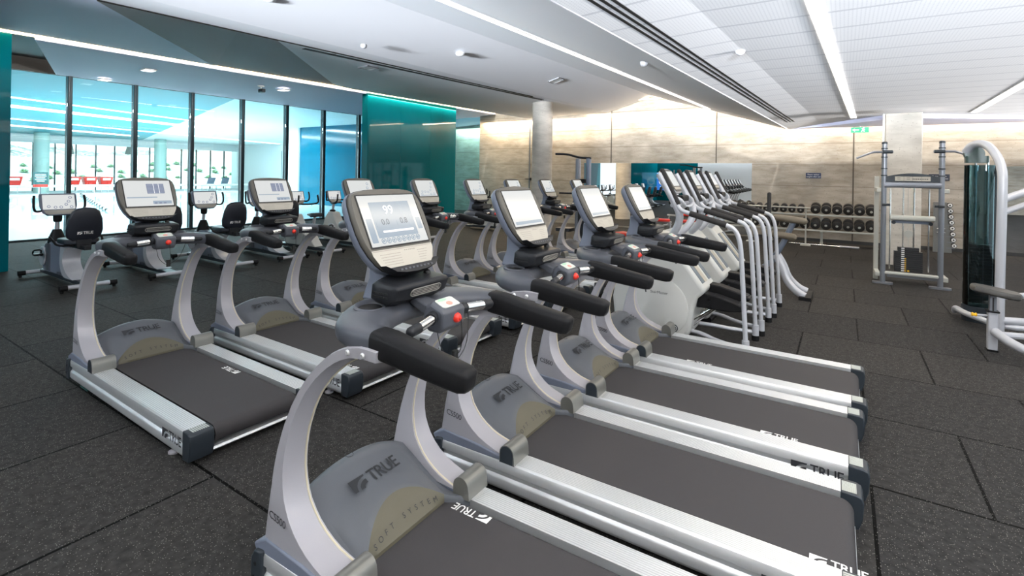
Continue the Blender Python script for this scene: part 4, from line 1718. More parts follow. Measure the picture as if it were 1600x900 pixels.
# ------------------------------------------------------------------ exercise bikes by the windows (rider faces -x)
def bike_console(t, x, z, w=.235, h=.36, tilt=.30):
    """screen with curved ear handles"""
    up_ = Vector((-math.sin(tilt), 0, math.cos(tilt)))
    nrm = Vector((math.cos(tilt), 0, math.sin(tilt)))
    Mc = Matrix((Vector((0, 1, 0)), up_, nrm)).transposed().to_4x4()
    Mc.translation = Vector((x, 0, z))
    P = [(-w * .62, 0), (w * .62, 0), (w * .86, h * .14), (w, h * .45), (w, h * .93), (w * .95, h), (-w * .95, h), (-w, h * .93), (-w, h * .45), (-w * .86, h * .14)]
    b = MB()
    b.M = Mc
    b.loft([[(a * .8, h * .5 + (c - h * .5) * .8, -.055) for a, c in P], [(a, c, -.035) for a, c in P], [(a, c, -.006) for a, c in P], [(a * .97, h * .5 + (c - h * .5) * .97, .004) for a, c in P]])
    cons = b.build('console', m_shell, t, angle=30)
    b = MB()
    b.M = Mc
    b.rbox((-w * .86, h * .27, .004), (w * .86, h * .93, .008), .008)
    b.build('screen', m_screen, cons)
    b = MB()
    b.M = Mc
    b.prism([(-w * .82, h * .23), (w * .82, h * .23), (w * .72, h * .10), (w * .55, h * .04), (-w * .55, h * .04), (-w * .72, h * .10)], .004, .007, 2)
    b.build('label_plate', m_label, cons)
    b = MB()
    b.M = Mc
    for a, c in ((-.55, .40), (-.2, .36), (.1, .36), (.38, .48), (.52, .62), (.62, .80), (.66, .36)):
        b.tube([(a * w + .018 * math.cos(q), c * h + .018 * math.sin(q), .0085) for q in [2 * PI * k / 12 for k in range(12)]], .005, 5, closed=True)
    b.build('screen_graphics', m_scrdark, cons)
    for s in (-1, 1):
        b = MB()
        b.M = Mc
        b.tube(smooth([(s * w * .85, h * .25, -.03), (s * (w + .05), h * .18, -.01), (s * (w + .085), h * .30, .04), (s * (w + .085), h * .62, .07), (s * (w + .075), h * .86, .07)], 2), .017, 10)
        b.build('console_handle', m_black, t)
    return cons


def bike_base(t, shell_white=False):
    for x, nm in ((-.94, 'front_stabilizer'), (.94, 'rear_stabilizer')):
        b = MB()
        b.cyl((x, -.25, .07), (x, .25, .07), .032, 14)
        st = b.build(nm, m_wsilver, t)
        for s in (-1, 1):
            b = MB()
            b.cyl((x, s * .25, .068), (x, s * .34, .068), .040, 14)
            b.cyl((x, s * .31, 0), (x, s * .31, .04), .022, 10)
            b.build('end_foot', m_black, st)
    b = MB()
    b.xz([(-.96, .055), (-.96, .10), (-.5, .125), (.55, .125), (.96, .095), (.96, .055)], -.075, .075)
    bb = b.build('base_beam', m_cap, t, bevel=.008)
    b = MB()
    b.box((-.9, -.06, .105), (-.45, .06, .118))
    b.build('beam_cover', m_wsilver, bb)


def crank(t, x, z):
    b = MB()
    b.lathe([(.14, -.02), (.15, -.012), (.15, .012), (.14, .02)], 24, M=Matrix.Translation((x, -.115, z)) @ Matrix.Rotation(PI / 2, 4, 'X'))
    b.build('crank_cover', m_wsilver, t)
    for s in (-1, 1):
        b = MB()
        b.loft([[(x - .02, s * .14 - .01, z), (x + .02, s * .14 - .01, z), (x + .02, s * .14 + .01, z), (x - .02, s * .14 + .01, z)],
                [(x - s * .16 - .015, s * .16 - .01, z + .05), (x - s * .16 + .015, s * .16 - .01, z + .05), (x - s * .16 + .015, s * .16 + .01, z + .05), (x - s * .16 - .015, s * .16 + .01, z + .05)]])
        cr_ = b.build('crank_arm', m_dark, t)
        b = MB()
        px_ = x - s * .16
        b.rbox((px_ - .06, s * .22 - .055, z + .035), (px_ + .06, s * .22 + .055, z + .065), .02)
        b.tube(smooth([(px_ - .05, s * .22 - .05, z + .06), (px_ - .03, s * .22 - .05, z + .12), (px_ - .03, s * .22 + .05, z + .12), (px_ - .05, s * .22 + .05, z + .06)], 2), .012, 6)
        b.build('pedal', m_black, cr_)


def recumbent():
    t = empty('recumbent_bike')
    bike_base(t)
    b = MB()
    P = [(-.66, .12), (-.70, .30), (-.66, .50), (-.55, .60), (-.2, .62), (.22, .58), (.30, .55), (.20, .47), (.17, .38), (.22, .28), (.36, .18), (.56, .125)]
    b.xz(P, -.105, .105)
    sh = b.build('shell', m_shell, t, bevel=.02, seg=3)
    b = MB()
    outer = smooth([(.34, 0, .56), (.24, 0, .46), (.22, 0, .36), (.30, 0, .24), (.48, 0, .15), (.66, 0, .12)], 2)
    inner = smooth([(.14, 0, .58), (.12, 0, .46), (.10, 0, .34), (.15, 0, .22), (.26, 0, .13), (.34, 0, .12)], 2)
    rings = [[(a.x, -.112, a.z), (a.x, .112, a.z), (c.x, .112, c.z), (c.x, -.112, c.z)] for a, c in zip(outer, inner)]
    b.loft(rings)
    b.build('rear_support', m_wsilver, t, angle=30)
    b = MB()
    b.rbox((-.55, -.118, .15), (-.30, .118, .58), .04)
    b.build('shell_band', m_greyplas, sh, bevel=.005)
    b = MB()
    logo(b, (.10, -.1135, .155), (1, 0, 0), (0, 0, 1), .042)
    logo(b, (.10, .1135, .155), (-1, 0, 0), (0, 0, 1), .042)
    b.build('shell_lettering', m_print, sh)
    crank(t, -.62, .36)
    # mast
    b = MB()
    b.lathe([(.115, .58), (.115, .63), (.085, .72), (.055, .80), (.035, .80)], 20, origin=(-.42, 0, 0))
    b.build('mast_boot', m_black, t)
    b = MB()
    b.cyl((-.42, 0, .78), (-.40, 0, .98), .030, 14)
    b.build('mast', m_wsilver, t)
    b = MB()
    b.lathe([(.048, .92), (.058, .95), (.060, 1.04), (.085, 1.07), (.085, 1.10)], 18, origin=(-.40, 0, 0))
    b.build('mast_head', m_black, t)
    bike_console(t, -.30, 1.035)
    # seat
    b = MB()
    b.rbox((.0, -.045, .58), (.88, .045, .64), .01, axis=2)
    b.build('seat_rail', m_dark, t, bevel=.006)
    b = MB()
    b.rbox((.28, -.215, .66), (.72, .215, .735), .10, seg=6)
    b.build('seat_cushion', m_seat, t, bevel=.02, seg=3)
    b = MB()
    b.box((.42, -.10, .62), (.66, .10, .665))
    b.box((.66, -.09, .60), (.74, .09, .80))
    b.build('seat_carriage', m_dark, t, bevel=.006)
    P = [(-.14, 0), (.14, 0), (.205, .05), (.225, .16), (.205, .34), (.165, .45), (.105, .495), (0, .51), (-.105, .495), (-.165, .45), (-.205, .34), (-.225, .16), (-.205, .05)]
    an = .22
    Mb = Matrix((Vector((0, 1, 0)), Vector((math.sin(an), 0, math.cos(an))), Vector((math.cos(an), 0, -math.sin(an))))).transposed().to_4x4()
    Mb.translation = Vector((.70, 0, .715))
    b = MB()
    b.M = Mb
    sc_ = lambda s, d: [(a * s, .25 + (c - .25) * s, d) for a, c in P]
    b.loft([sc_(.88, -.04), sc_(.98, -.025), sc_(1, 0), sc_(.98, .025), sc_(.90, .038)])
    bk = b.build('backrest', m_seat, t, angle=50)
    b = MB()
    b.M = Mb
    logo(b, (0, .125, .039), (1, 0, 0), (0, 1, 0), .044)
    b.build('backrest_lettering', m_whiteprint, bk)
    for s in (-1, 1):
        b = MB()
        b.tube(smooth([(.60, s * .10, .64), (.58, s * .27, .64), (.50, s * .30, .72), (.36, s * .30, .76)], 2), .016, 8)
        b.build('seat_handle', m_black, t)
    return t


def upright():
    t = empty('upright_bike')
    bike_base(t)
    b = MB()
    P = [(-.62, .12), (-.66, .40), (-.58, .66), (-.44, .82), (-.28, .80), (-.12, .55), (.05, .40), (.30, .34), (.42, .20), (.50, .125)]
    b.xz(P, -.11, .11)
    b.build('shell', m_whiteshell, t, bevel=.02, seg=3)
    crank(t, -.30, .38)
    b = MB()
    b.lathe([(.075, .76), (.07, .84), (.04, .86)], 16, origin=(-.42, 0, 0))
    b.build('mast_boot', m_black, t)
    b = MB()
    b.cyl((-.42, 0, .80), (-.38, 0, 1.02), .03, 12)
    b.build('mast', m_wsilver, t)
    b = MB()
    b.rbox((-.44, -.06, 1.0), (-.33, .06, 1.07), .02)
    b.build('mast_head', m_black, t)
    bike_console(t, -.30, 1.04, w=.20, h=.31)
    for s in (-1, 1):
        b = MB()
        b.tube(smooth([(-.36, s * .06, 1.03), (-.20, s * .20, 1.03), (.0, s * .27, 1.05), (.10, s * .26, 1.10), (.08, s * .24, 1.26)], 2), .019, 10)
        b.build('handlebar', m_black, t)
    b = MB()
    b.cyl((.22, 0, .30), (.33, 0, .78), .030, 12)
    b.build('seat_post', m_wsilver, t)
    b = MB()
    b.loft([[(.08, -.03, .80), (.08, .03, .80), (.08, .03, .84), (.08, -.03, .84)], [(.22, -.07, .79), (.22, .07, .79), (.22, .06, .86), (.22, -.06, .86)],
            [(.36, -.14, .78), (.36, .14, .78), (.36, .12, .875), (.36, -.12, .875)], [(.45, -.12, .79), (.45, .12, .79), (.45, .11, .87), (.45, -.11, .87)]])
    b.build('saddle', m_seat, t, bevel=.02, seg=3)
    return t


R0 = recumbent()
for i, (x, y, a, lb) in enumerate([
        (-10.25, 2.83, 0.5, 'leftmost recumbent bike, its black seat back facing the camera'),
        (-10.25, 3.95, 0.0, 'recumbent bike mostly hidden behind the leftmost treadmill console'),
        (-10.25, 5.07, 0.0, 'recumbent bike whose seat back shows between two treadmills of the left row'),
        (-10.25, 6.17, 0.0, 'recumbent bike behind the treadmill with the blue table on its screen')]):
    t = R0 if i == 0 else copy_tree(R0)
    t.location = (x, y, 0)
    t.rotation_euler = (0, 0, math.radians(a))
    tag(t, lb, 'exercise bike', 'recumbent bikes facing the windows')
U0 = upright()
for i, (x, y, a, lb) in enumerate([
        (-10.25, 7.08, 0, 'upright bike with a white body in front of the blue wall, nearer of the two'),
        (-10.25, 8.12, 0, 'upright bike in front of the last window post, left of the dark teal panels'),
        (-10.25, 9.20, 0, 'upright bike hidden low behind the 99 screen'),
        (-10.25, 10.20, 0, 'upright bike whose console top peeks out before the dark teal panels'),
        (-9.6, 13.4, 8, 'upright bike at the foot of the tinted glass strip')]):
    t = U0 if i == 0 else copy_tree(U0)
    t.location = (x, y, 0)
    t.rotation_euler = (0, 0, math.radians(a))
    tag(t, lb, 'exercise bike', 'upright bikes facing the windows')


# ------------------------------------------------------------------ stair climbers with long hand rails
def climber():
    t = empty('stair_climber')
    P = [(-.62, .05), (-.66, .40), (-.58, .85), (-.40, 1.10), (-.22, 1.17), (-.04, 1.14), (.10, .98), (.37, .63), (.385, .58), (.30, .50), (.265, .36), (.235, .14), (.19, .055), (.05, .04)]
    b = MB()
    b.xz(P, -.25, .25)
    sh = b.build('shell', m_whiteshell, t, bevel=.045, seg=4)
    # raised side bulge
    for s in (-1, 1):
        b = MB()
        C0 = (-.14, .36)
        ring = lambda r, y, sq=1: [(C0[0] + r * 1.05 * math.cos(a), y, C0[1] + r * sq * math.sin(a)) for a in [2 * PI * k / 36 for k in range(36)]]
        b.loft([ring(.34, s * .245), ring(.335, s * .262), ring(.31, s * .270), ring(.1, s * .274)])
        b.build('side_cover', m_whiteshell, sh, angle=30)
        b = MB()
        ring2 = lambda r, y: [(.07 + r * math.cos(a), y, .155 + r * math.sin(a)) for a in [2 * PI * k / 24 for k in range(24)]]
        b.loft([ring2(.042, s * .262), ring2(.042, s * .276), ring2(.036, s * .280)])
        bd = b.build('round_badge', m_cap, sh)
        b = MB()
        b.tube([p for p in ring2(.030, s * .280)], .0022, 5, closed=True)
        b.add([(.055, s * .2805, .14), (.085, s * .2805, .14), (.09, s * .2805, .155), (.06, s * .2805, .17)], [(0, 1, 2, 3)])
        b.build('badge_mark', m_whiteprint, bd)
    b = MB()
    put_text(b, 'StairMaster', (-.10, -.2745, .52), (1, 0, 0), (0, 0, 1), .042)
    put_text(b, 'StairMaster', (-.10, .2745, .52), (-1, 0, 0), (0, 0, 1), .042)
    for s, y in ((1, -.275), (-1, .275)):
        b.add([(-.10 - s * .155, y, .505), (-.10 - s * .140, y, .505), (-.10 - s * .145, y, .545), (-.10 - s * .160, y, .545)], [(0, 1, 2, 3)])
    b.build('shell_lettering', m_print, sh)
    # stripes on the sloping top
    d = Vector((.36 - .04, 0, .64 - 1.06)).normalized()
    nn = Vector((-d.z, 0, d.x)) * -1
    nn = Vector((.79, 0, .61))
    for y0, y1, mm_, nm in ((-.20, -.10, m_greytrim, 'slate_stripe'), (-.085, .02, mat('beige_stripe', (.45, .41, .34), .5), 'beige_stripe'), (.10, .20, m_greytrim, 'slate_stripe')):
        b = MB()
        a, c = Vector((.07, 0, 1.018)), Vector((.345, 0, .662))
        for p in (1,):
            vs = [(a.x, y0, a.z), (a.x, y1, a.z), (c.x, y1, c.z), (c.x, y0, c.z)]
            up2 = nn * .006
            b.add([tuple(Vector(v) - nn * .01) for v in vs] + [tuple(Vector(v) + up2) for v in vs], [(0, 1, 2, 3), (4, 5, 6, 7), (0, 1, 5, 4), (1, 2, 6, 5), (2, 3, 7, 6), (3, 0, 4, 7)])
        b.build(nm, mm_, sh)
    # masts, rails
    for s in (-1, 1):
        b = MB()
        b.tube(smooth([(-.12, s * .19, 1.05), (.02, s * .22, 1.16), (.10, s * .27, 1.28), (.125, s * .30, 1.40), (.085, s * .32, 1.50), (.0, s * .33, 1.66), (-.10, s * .33, 1.84)], 2), [.046] * 3 + [.046] * 50, 14) if False else b.tube(smooth([(-.12, s * .19, 1.05), (.02, s * .22, 1.16), (.10, s * .27, 1.28), (.125, s * .30, 1.40), (.085, s * .32, 1.50), (.0, s * .33, 1.66), (-.10, s * .33, 1.84)], 2), .040, 14)
        b.build('mast', m_wsilver, t)
        b = MB()
        b.cyl((.115, s * .335, 1.51), (-.065, s * .335, 1.875), .026, 14)
        b.ball((-.065, s * .335, 1.875), .026)
        b.build('upper_foam_grip', m_foam, t)
        b = MB()
        b.tube(smooth([(.085, s * .335, 1.53), (.12, s * .335, 1.47), (.17, s * .335, 1.435), (.235, s * .335, 1.42), (.60, s * .335, 1.32), (.68, s * .335, 1.285), (.725, s * .335, 1.19), (.745, s * .335, 1.05), (.80, s * .335, .12)], 2), .0235, 12)
        rl = b.build('hand_rail', m_wsilver, t)
        b = MB()
        b.cyl((.235, s * .335, 1.42), (.60, s * .335, 1.32), .031, 14)
        b.build('lower_foam_grip', m_foam, rl)
        b = MB()
        b.cyl((.80, s * .335, .055), (.797, s * .335, .175), .036, 14)
        b.build('rail_socket', m_wsilver, rl)
        b = MB()
        b.tube(smooth([(.18, s * .16, .13), (.35, s * .20, .13), (.52, s * .28, .10), (.77, s * .335, .09)], 2), .022, 10)
        b.build('base_tube', m_wsilver, t)
        b = MB()
        b.cyl((.80, s * .335, 0), (.80, s * .335, .058), .040, 12)
        b.build('foot', m_black, rl)
        # pedal with struts
        dz = .07 if s > 0 else 0
        b = MB()
        b.xz([(.28, .40 + dz), (.29, .51 + dz), (.36, .555 + dz), (.48, .545 + dz), (.66, .50 + dz), (.78, .455 + dz), (.78, .42 + dz), (.60, .395 + dz)], *sorted((s * .02, s * .19)))
        pd = b.build('pedal', m_black, t, bevel=.012)
        b = MB()
        b.xz([(.46, .548 + dz), (.76, .47 + dz), (.76, .46 + dz), (.46, .535 + dz)], *sorted((s * .035, s * .175)))
        b.build('pedal_tread', m_dark, pd)
        b = MB()
        for q in (.03, .16):
            b.cyl((.42, s * q + s * .005, .50 + dz), (.42, s * q + s * .03, .50 + dz), .014, 10)
            b.cyl((.42, s * q + s * .005, .43 + dz), (.42, s * q + s * .03, .43 + dz), .014, 10)
        b.build('pivot_bolts', m_wsilver, pd)
        b = MB()
        b.cyl((.20, s * .10, .15), (.46, s * .10, .40 + dz), .014, 8)
        b.cyl((.20, s * .14, .22), (.46, s * .14, .42 + dz), .014, 8)
        b.build('pedal_strut', m_chrome, t)
    b = MB()
    b.rbox((-.75, -.32, 0), (-.60, .32, .07), .02, axis=1)
    b.build('front_foot', m_black, t)
    b = MB()
    b.rbox((.05, -.16, 0), (.22, .16, .06), .02, axis=1)
    b.build('rear_foot', m_black, t)
    # console
    up_ = Vector((-.16, 0, .275)).normalized()
    nrm = Vector((.275, 0, .16)).normalized()
    Mc = Matrix((Vector((0, 1, 0)), up_, nrm)).transposed().to_4x4()
    Mc.translation = Vector((.035, 0, 1.625))
    b = MB()
    b.M = Mc
    P = [(-.10, 0), (.10, 0), (.155, .04), (.165, .12), (.165, .26), (.14, .305), (.08, .32), (-.08, .32), (-.14, .305), (-.165, .26), (-.165, .12), (-.155, .04)]
    g = lambda s, d: [(a * s, .16 + (c - .16) * s, d) for a, c in P]
    b.loft([g(.8, -.08), g(.97, -.06), g(1, -.01), g(.94, .0)])
    cs = b.build('console', m_wsilver, t, angle=40)
    b = MB()
    b.M = Mc
    b.loft([g(.90, -.001), g(.90, .006), g(.86, .010)])
    bz_ = b.build('bezel', m_bezel, cs)
    b = MB()
    b.M = Mc
    b.rbox((-.115, .085, .0095), (.115, .275, .013), .004)
    b.build('screen', m_screen, bz_)
    b = MB()
    b.M = Mc
    b.box((-.12, .04, .0095), (.12, .07, .012))
    b.build('label_plate', m_label, bz_)
    b = MB()
    b.rbox((-.02, -.13, 1.53), (.11, .13, 1.60), .02, axis=1)
    b.build('control_tray', m_black, t, bevel=.01)
    for s in (-1, 1):
        b = MB()
        b.tube(smooth([(.02, s * .24, 1.58), (.10, s * .24, 1.57), (.14, s * .21, 1.51), (.13, s * .12, 1.47), (.04, s * .08, 1.46), (.0, s * .10, 1.52)], 2), .020, 10)
        b.build('loop_grip', m_wsilver, t)
    b = MB()
    b.cyl((.05, -.33, 1.50), (.05, .33, 1.50), .026, 12)
    b.cyl((.02, 0, 1.48), (-.03, 0, 1.68), .035, 12)
    b.build('cross_tube', m_wsilver, t)
    b = MB()
    b.rbox((.07, -.05, 1.40), (.13, .05, 1.47), .012, axis=1)
    b.build('water_holder', m_black, t)
    return t


K0 = climber()
for i, (x, y, lb) in enumerate([(-1.60, 5.88, 'stair climber nearest the treadmills, its white side cover in full view'),
                                (-1.57, 6.78, 'middle stair climber of the three'),
                                (-1.54, 7.72, 'farthest stair climber, nearest the dumbbell rack')]):
    t = K0 if i == 0 else copy_tree(K0)
    t.location = (x, y, 0)
    tag(t, lb, 'stair climber', 'white stair climbers beside the right row')


# ------------------------------------------------------------------ dip and pulldown station before the square column
def station():
    t = empty('pulldown_station', (.98, 11.0, 0), math.radians(1.5), 'tall grey pull-up and pulldown station with a black weight stack before the square column', 'weight machine')
    for s in (-1, 1):
        b = MB()
        b.cyl((s * .39, 0, .03), (s * .39, 0, 2.46), .040, 18)
        po = b.build('front_post', m_gunmetal, t)
        b = MB()
        b.lathe([(.043, 2.44), (.043, 2.47), (.03, 2.48)], 16, origin=(s * .39, 0, 0))
        for z in (2.20, 2.35, 2.0, 1.88):
            b.lathe([(.048, z), (.048, z + .02)], 16, origin=(s * .39, 0, 0))
        b.build('collar', m_cap, po)
        b = MB()
        b.rbox((s * .39 - .15, -.07, 0), (s * .39 + .15, .07, .03), .065, seg=6)
        b.build('foot_plate', m_gunmetal, po)
        b = MB()
        b.tube(smooth([(s * .27, -.05, 2.30), (s * .50, -.05, 2.30), (s * .56, -.05, 2.30), (s * .80, -.05, 2.19)], 1), .020, 10)
        b.build('pull_up_grip', m_gunmetal, po)
        b = MB()
        b.cyl((s * .28, -.05, 2.30), (s * .42, -.05, 2.30), .028, 12)
        b.build('grip_sleeve', m_cap, po)
        b = MB()
        b.box((s * .46 - .035, .42, 0), (s * .46 + .035, .49, 1.88))
        b.box((s * .46 - .035, .0, 1.60), (s * .46 + .035, .45, 1.67))
        b.box((s * .46 - .035, .0, .12), (s * .46 + .035, .45, .19))
        b.build('rear_post', m_rack, t, bevel=.006)
        b = MB()
        b.cyl((s * .27, .30, .22), (s * .27, .30, 1.66), .012, 10)
        b.build('guide_rod', m_chrome, t)
        b = MB()
        b.cyl((s * .075, .38, .60), (s * .075, .38, 1.70), .012, 10)
        b.build('stack_rod', m_chrome, t)
        b = MB()
        b.box((s * .33 - .03, -.04, 1.36), (s * .33 + .03, .05, 1.40))
        b.cyl((s * .33 + s * .02, -.06, 1.38), (s * .33 + s * .09, -.06, 1.38), .02, 8)
        b.build('adjuster', m_cap, t)
    b = MB()
    P = [(-.38, 1.78)] + [(-.38 + .76 * k / 12, 1.87 + .06 * math.sin(PI * k / 12)) for k in range(13)] + [(.38, 1.78)]
    b.prism([(a, c) for a, c in P], -.03, .03, 1, M=Matrix(((0, 0, 0, 0),) * 4)) if False else None
    vs = [(a, -.03, c) for a, c in P] + [(a, .03, c) for a, c in P]
    n = len(P)
    b.add(vs, [tuple(range(n)), tuple(range(n, 2 * n))] + [(i, (i + 1) % n, n + (i + 1) % n, n + i) for i in range(n)])
    hd = b.build('header', m_cap, t, bevel=.006)
    b = MB()
    b.box((-.24, -.035, 1.80), (.24, -.031, 1.875))
    b.build('instruction_plate', m_label, hd)
    b = MB()
    for k in range(3):
        b.box((-.12 + .12 * k, -.0365, 1.80), (-.117 + .12 * k, -.0352, 1.875))
    for x, z in ((-.19, 1.825), (-.19, 1.85), (-.06, 1.825), (-.06, 1.85)):
        b.box((x - .02, -.0365, z), (x + .025, -.0352, z + .006))
    for k in range(9):
        b.box((.0 + .024 * k, -.0365, 1.825), (.015 + .024 * k, -.0352, 1.84))
    b.build('instruction_print', m_print, hd)
    b = MB()
    b.rbox((-.38, -.05, 1.68), (.38, .05, 1.78), .02, axis=0)
    b.build('header_beam', m_gunmetal, t)
    b = MB()
    b.rbox((-.30, -.10, 1.12), (.30, .0, 1.21), .025, axis=0)
    kp = b.build('knee_pad', m_rack, t)
    b = MB()
    b.box((-.26, -.03, 1.07), (.26, .0, 1.12))
    b.build('pad_bracket', m_steelblue, kp)
    for s in (-1, 1):
        b = MB()
        b.cyl((s * .25, -.05, 1.08), (s * .25, .02, 1.08), .03, 12)
        b.build('pad_roller', m_cap, kp)
    b = MB()
    for k in range(12):
        z = .19 + .036 * k
        wd = .20 if k < 10 else .15
        b.box((-wd, .33, z), (wd, .43, z + .033))
    b.build('weight_stack', m_weight, t)
    b = MB()
    for k in range(12):
        b.box((-.10, .322, .198 + .036 * k), (-.055, .331, .215 + .036 * k))
    b.build('weight_numbers', [m_whiteprint], t)
    b = MB()
    for k in range(7):
        b.box((-.055, .322, .198 + .036 * k), (-.03, .331, .215 + .036 * k))
    b.ball((-.0, .31, .21), .017)
    b.build('weight_pin', m_yellow, t)
    b = MB()
    b.lathe([(.065, -.012), (.065, .012)], 22, M=Matrix.Translation((0, .36, .86)) @ Matrix.Rotation(PI / 2, 4, 'X'))
    b.cyl((0, .36, .64), (0, .36, .80), .006, 6)
    b.cyl((-.01, .36, .92), (-.01, .36, 1.70), .004, 6)
    b.build('pulley', m_rack, t)
    b = MB()
    b.rbox((-.38, -.03, .17), (.38, .03, .22), .012, axis=0)
    b.build('base_bar', m_rack, t)
    b = MB()
    b.box((-.30, .30, .08), (.40, .46, .16))
    b.build('rear_tray', m_gunmetal, t)
    return t


station()


# ------------------------------------------------------------------ big cable machine at the right edge
def cable_machine():
    t = empty('cable_machine', (0, 0, 0), 0, 'large silver weight machine with smoked round shroud and grey seat at the right edge', 'weight machine')
    b = MB()
    b.tube(smooth([(1.56, 8.18, .05), (1.56, 8.18, .8), (1.57, 8.18, 1.70), (1.58, 8.24, 1.98), (1.53, 8.42, 2.20), (1.46, 8.60, 2.30), (1.38, 8.76, 2.28), (1.34, 8.84, 2.20)], 2), .047, 18)
    b.build('main_post', m_wsilver, t)
    b = MB()
    b.box((1.49, 8.11, 0), (1.63, 8.25, .03))
    b.build('post_foot', m_black, t)
    # shroud: open tube of smoked acrylic
    b = MB()
    cx, cy, r = 1.50, 8.85, .175
    N = 28
    rings = []
    for rr, z in ((r, .20), (r, 2.02), (r - .006, 2.02), (r - .006, .20)):
        rings.append([(cx + rr * math.cos(a), cy + rr * math.sin(a), z) for a in [PI * 2 * k / N for k in range(N)]])
    b.loft(rings, caps=False, closed=True)
    b.build('shroud', m_smoke, t, angle=60)
    b = MB()
    for k in range(18):
        b.box((cx - .12, cy - .08, .24 + .042 * k), (cx + .12, cy + .08, .278 + .042 * k))
    b.build('weight_stack', m_weight, t)
    for s in (-.06, .06):
        b = MB()
        b.cyl((cx + s, cy, .2), (cx + s, cy, 2.12), .013, 10)
        b.build('guide_rod', m_chrome, t)
    b = MB()
    b.lathe([(.10, -.04), (.11, 0), (.10, .04)], 20, M=Matrix.Translation((1.42, 8.84, 2.17)) @ Matrix.Rotation(PI / 2, 4, 'X'))
    b.rbox((1.33, 8.78, 2.05), (1.56, 8.92, 2.14), .03)
    b.build('pulley_head', mat('dark_green_plastic', (.03, .06, .055), .35), t)
    b = MB()
    b.lathe([(.185, .0), (.185, .20)], 28, origin=(cx, cy, 0))
    b.build('stack_base', m_cap, t)
    # base tubes
    b = MB()
    b.tube(smooth([(1.28, 9.05, .05), (1.27, 8.95, .12), (1.30, 8.60, .13), (1.45, 8.32, .12), (1.56, 8.22, .10), (1.80, 8.20, .10), (1.95, 8.35, .10)], 2), .035, 12)
    b.build('base_loop', m_wsilver, t)
    b = MB()
    b.tube([(1.56, 8.18, .17), (3.6, 8.9, .17)], .045, 12)
    b.tube([(1.56, 8.30, .42), (1.98, 8.75, .42), (3.4, 9.2, .40)], .035, 10)
    b.cyl((3.5, 8.87, 0), (3.5, 8.87, .17), .04, 10)
    b.build('rear_beam', m_wsilver, t)
    # seat
    b = MB()
    b.rbox((1.305, 7.31, .0), (1.395, 7.42, .02), .01)
    b.build('seat_post_foot', m_black, t)
    b = MB()
    b.rbox((1.31, 7.32, .02), (1.39, 7.41, .42), .012)
    sp = b.build('seat_post_sleeve', m_wsilver, t)
    b = MB()
    b.rbox((1.322, 7.335, .42), (1.378, 7.395, .60), .006)
    b.build('seat_post', m_gunmetal, t)
    b = MB()
    b.box((1.343, 7.333, .43), (1.357, 7.337, .57))
    b.build('post_slot', m_gap, sp)
    b = MB()
    b.box((1.30, 7.31, .415), (1.40, 7.42, .43))
    b.build('sleeve_collar', m_black, sp)
    b = MB()
    b.cyl((1.31, 7.36, .37), (1.22, 7.33, .37), .012, 10)
    b.build('knob_stem', m_wsilver, sp)
    b = MB()
    b.lathe([(.012, 0), (.022, .01), (.014, .025), (.022, .04), (.018, .05)], 14, M=Matrix.Translation((1.225, 7.335, .37)) @ Matrix.Rotation(-PI / 2, 4, 'Y'))
    b.build('pull_knob', m_yellow, sp)
    b = MB()
    P = [(-.24, -.06), (-.20, -.13), (-.05, -.15), (.12, -.16), (.22, -.11), (.24, 0), (.22, .11), (.12, .16), (-.05, .15), (-.20, .13), (-.24, .06)]
    Ms = Matrix.Translation((1.37, 7.37, .60)) @ Matrix.Diagonal((.86, .9, 1, 1)) @ Matrix.Rotation(math.radians(-8), 4, 'Z') @ Matrix.Rotation(math.radians(7), 4, 'Y')
    s_ = lambda k, z: [(a * k, c * k, z) for a, c in P]
    b.loft([s_(.9, 0), s_(1, .015), s_(1, .045), s_(.93, .065)], M=Ms)
    b.build('seat_pad', mat('grey_vinyl', (.045, .042, .038), .5, bump=.2, nscale=120), t, angle=40)
    b = MB()
    b.tube(smooth([(1.36, 7.30, .22), (1.45, 7.10, .16), (1.60, 6.95, .12), (1.90, 6.92, .11), (2.6, 7.2, .11)], 2), .045, 12)
    b.tube([(1.40, 7.40, .17), (2.4, 7.75, .17)], .035, 10)
    b.cyl((2.5, 7.15, 0), (2.5, 7.15, .11), .04, 10)
    b.build('seat_base_tube', m_wsilver, t)
    # arms to the right
    b = MB()
    b.tube([(1.58, 8.20, 1.60), (2.20, 8.45, 1.88), (2.7, 8.6, 1.95)], .045, 12)
    b.tube([(1.58, 8.18, 1.45), (2.35, 8.50, 1.80)], .035, 10)
    b.build('swing_arm', m_wsilver, t)
    b = MB()
    b.lathe([(.085, -.03), (.095, 0), (.085, .03)], 20, M=Matrix.Translation((1.98, 8.38, 1.86)) @ Matrix.Rotation(PI / 2, 4, 'X'))
    b.build('arm_pulley', m_cap, t)
    b = MB()
    b.tube([(1.86, 8.6, 2.16), (2.9, 8.9, 2.16)], .028, 10)
    b.tube([(1.96, 8.62, 2.14), (1.97, 8.62, 1.98)], .008, 6)
    b.ball((1.97, 8.62, 1.95), .04)
    b.build('top_bar', m_gunmetal, t)
    return t


cable_machine()

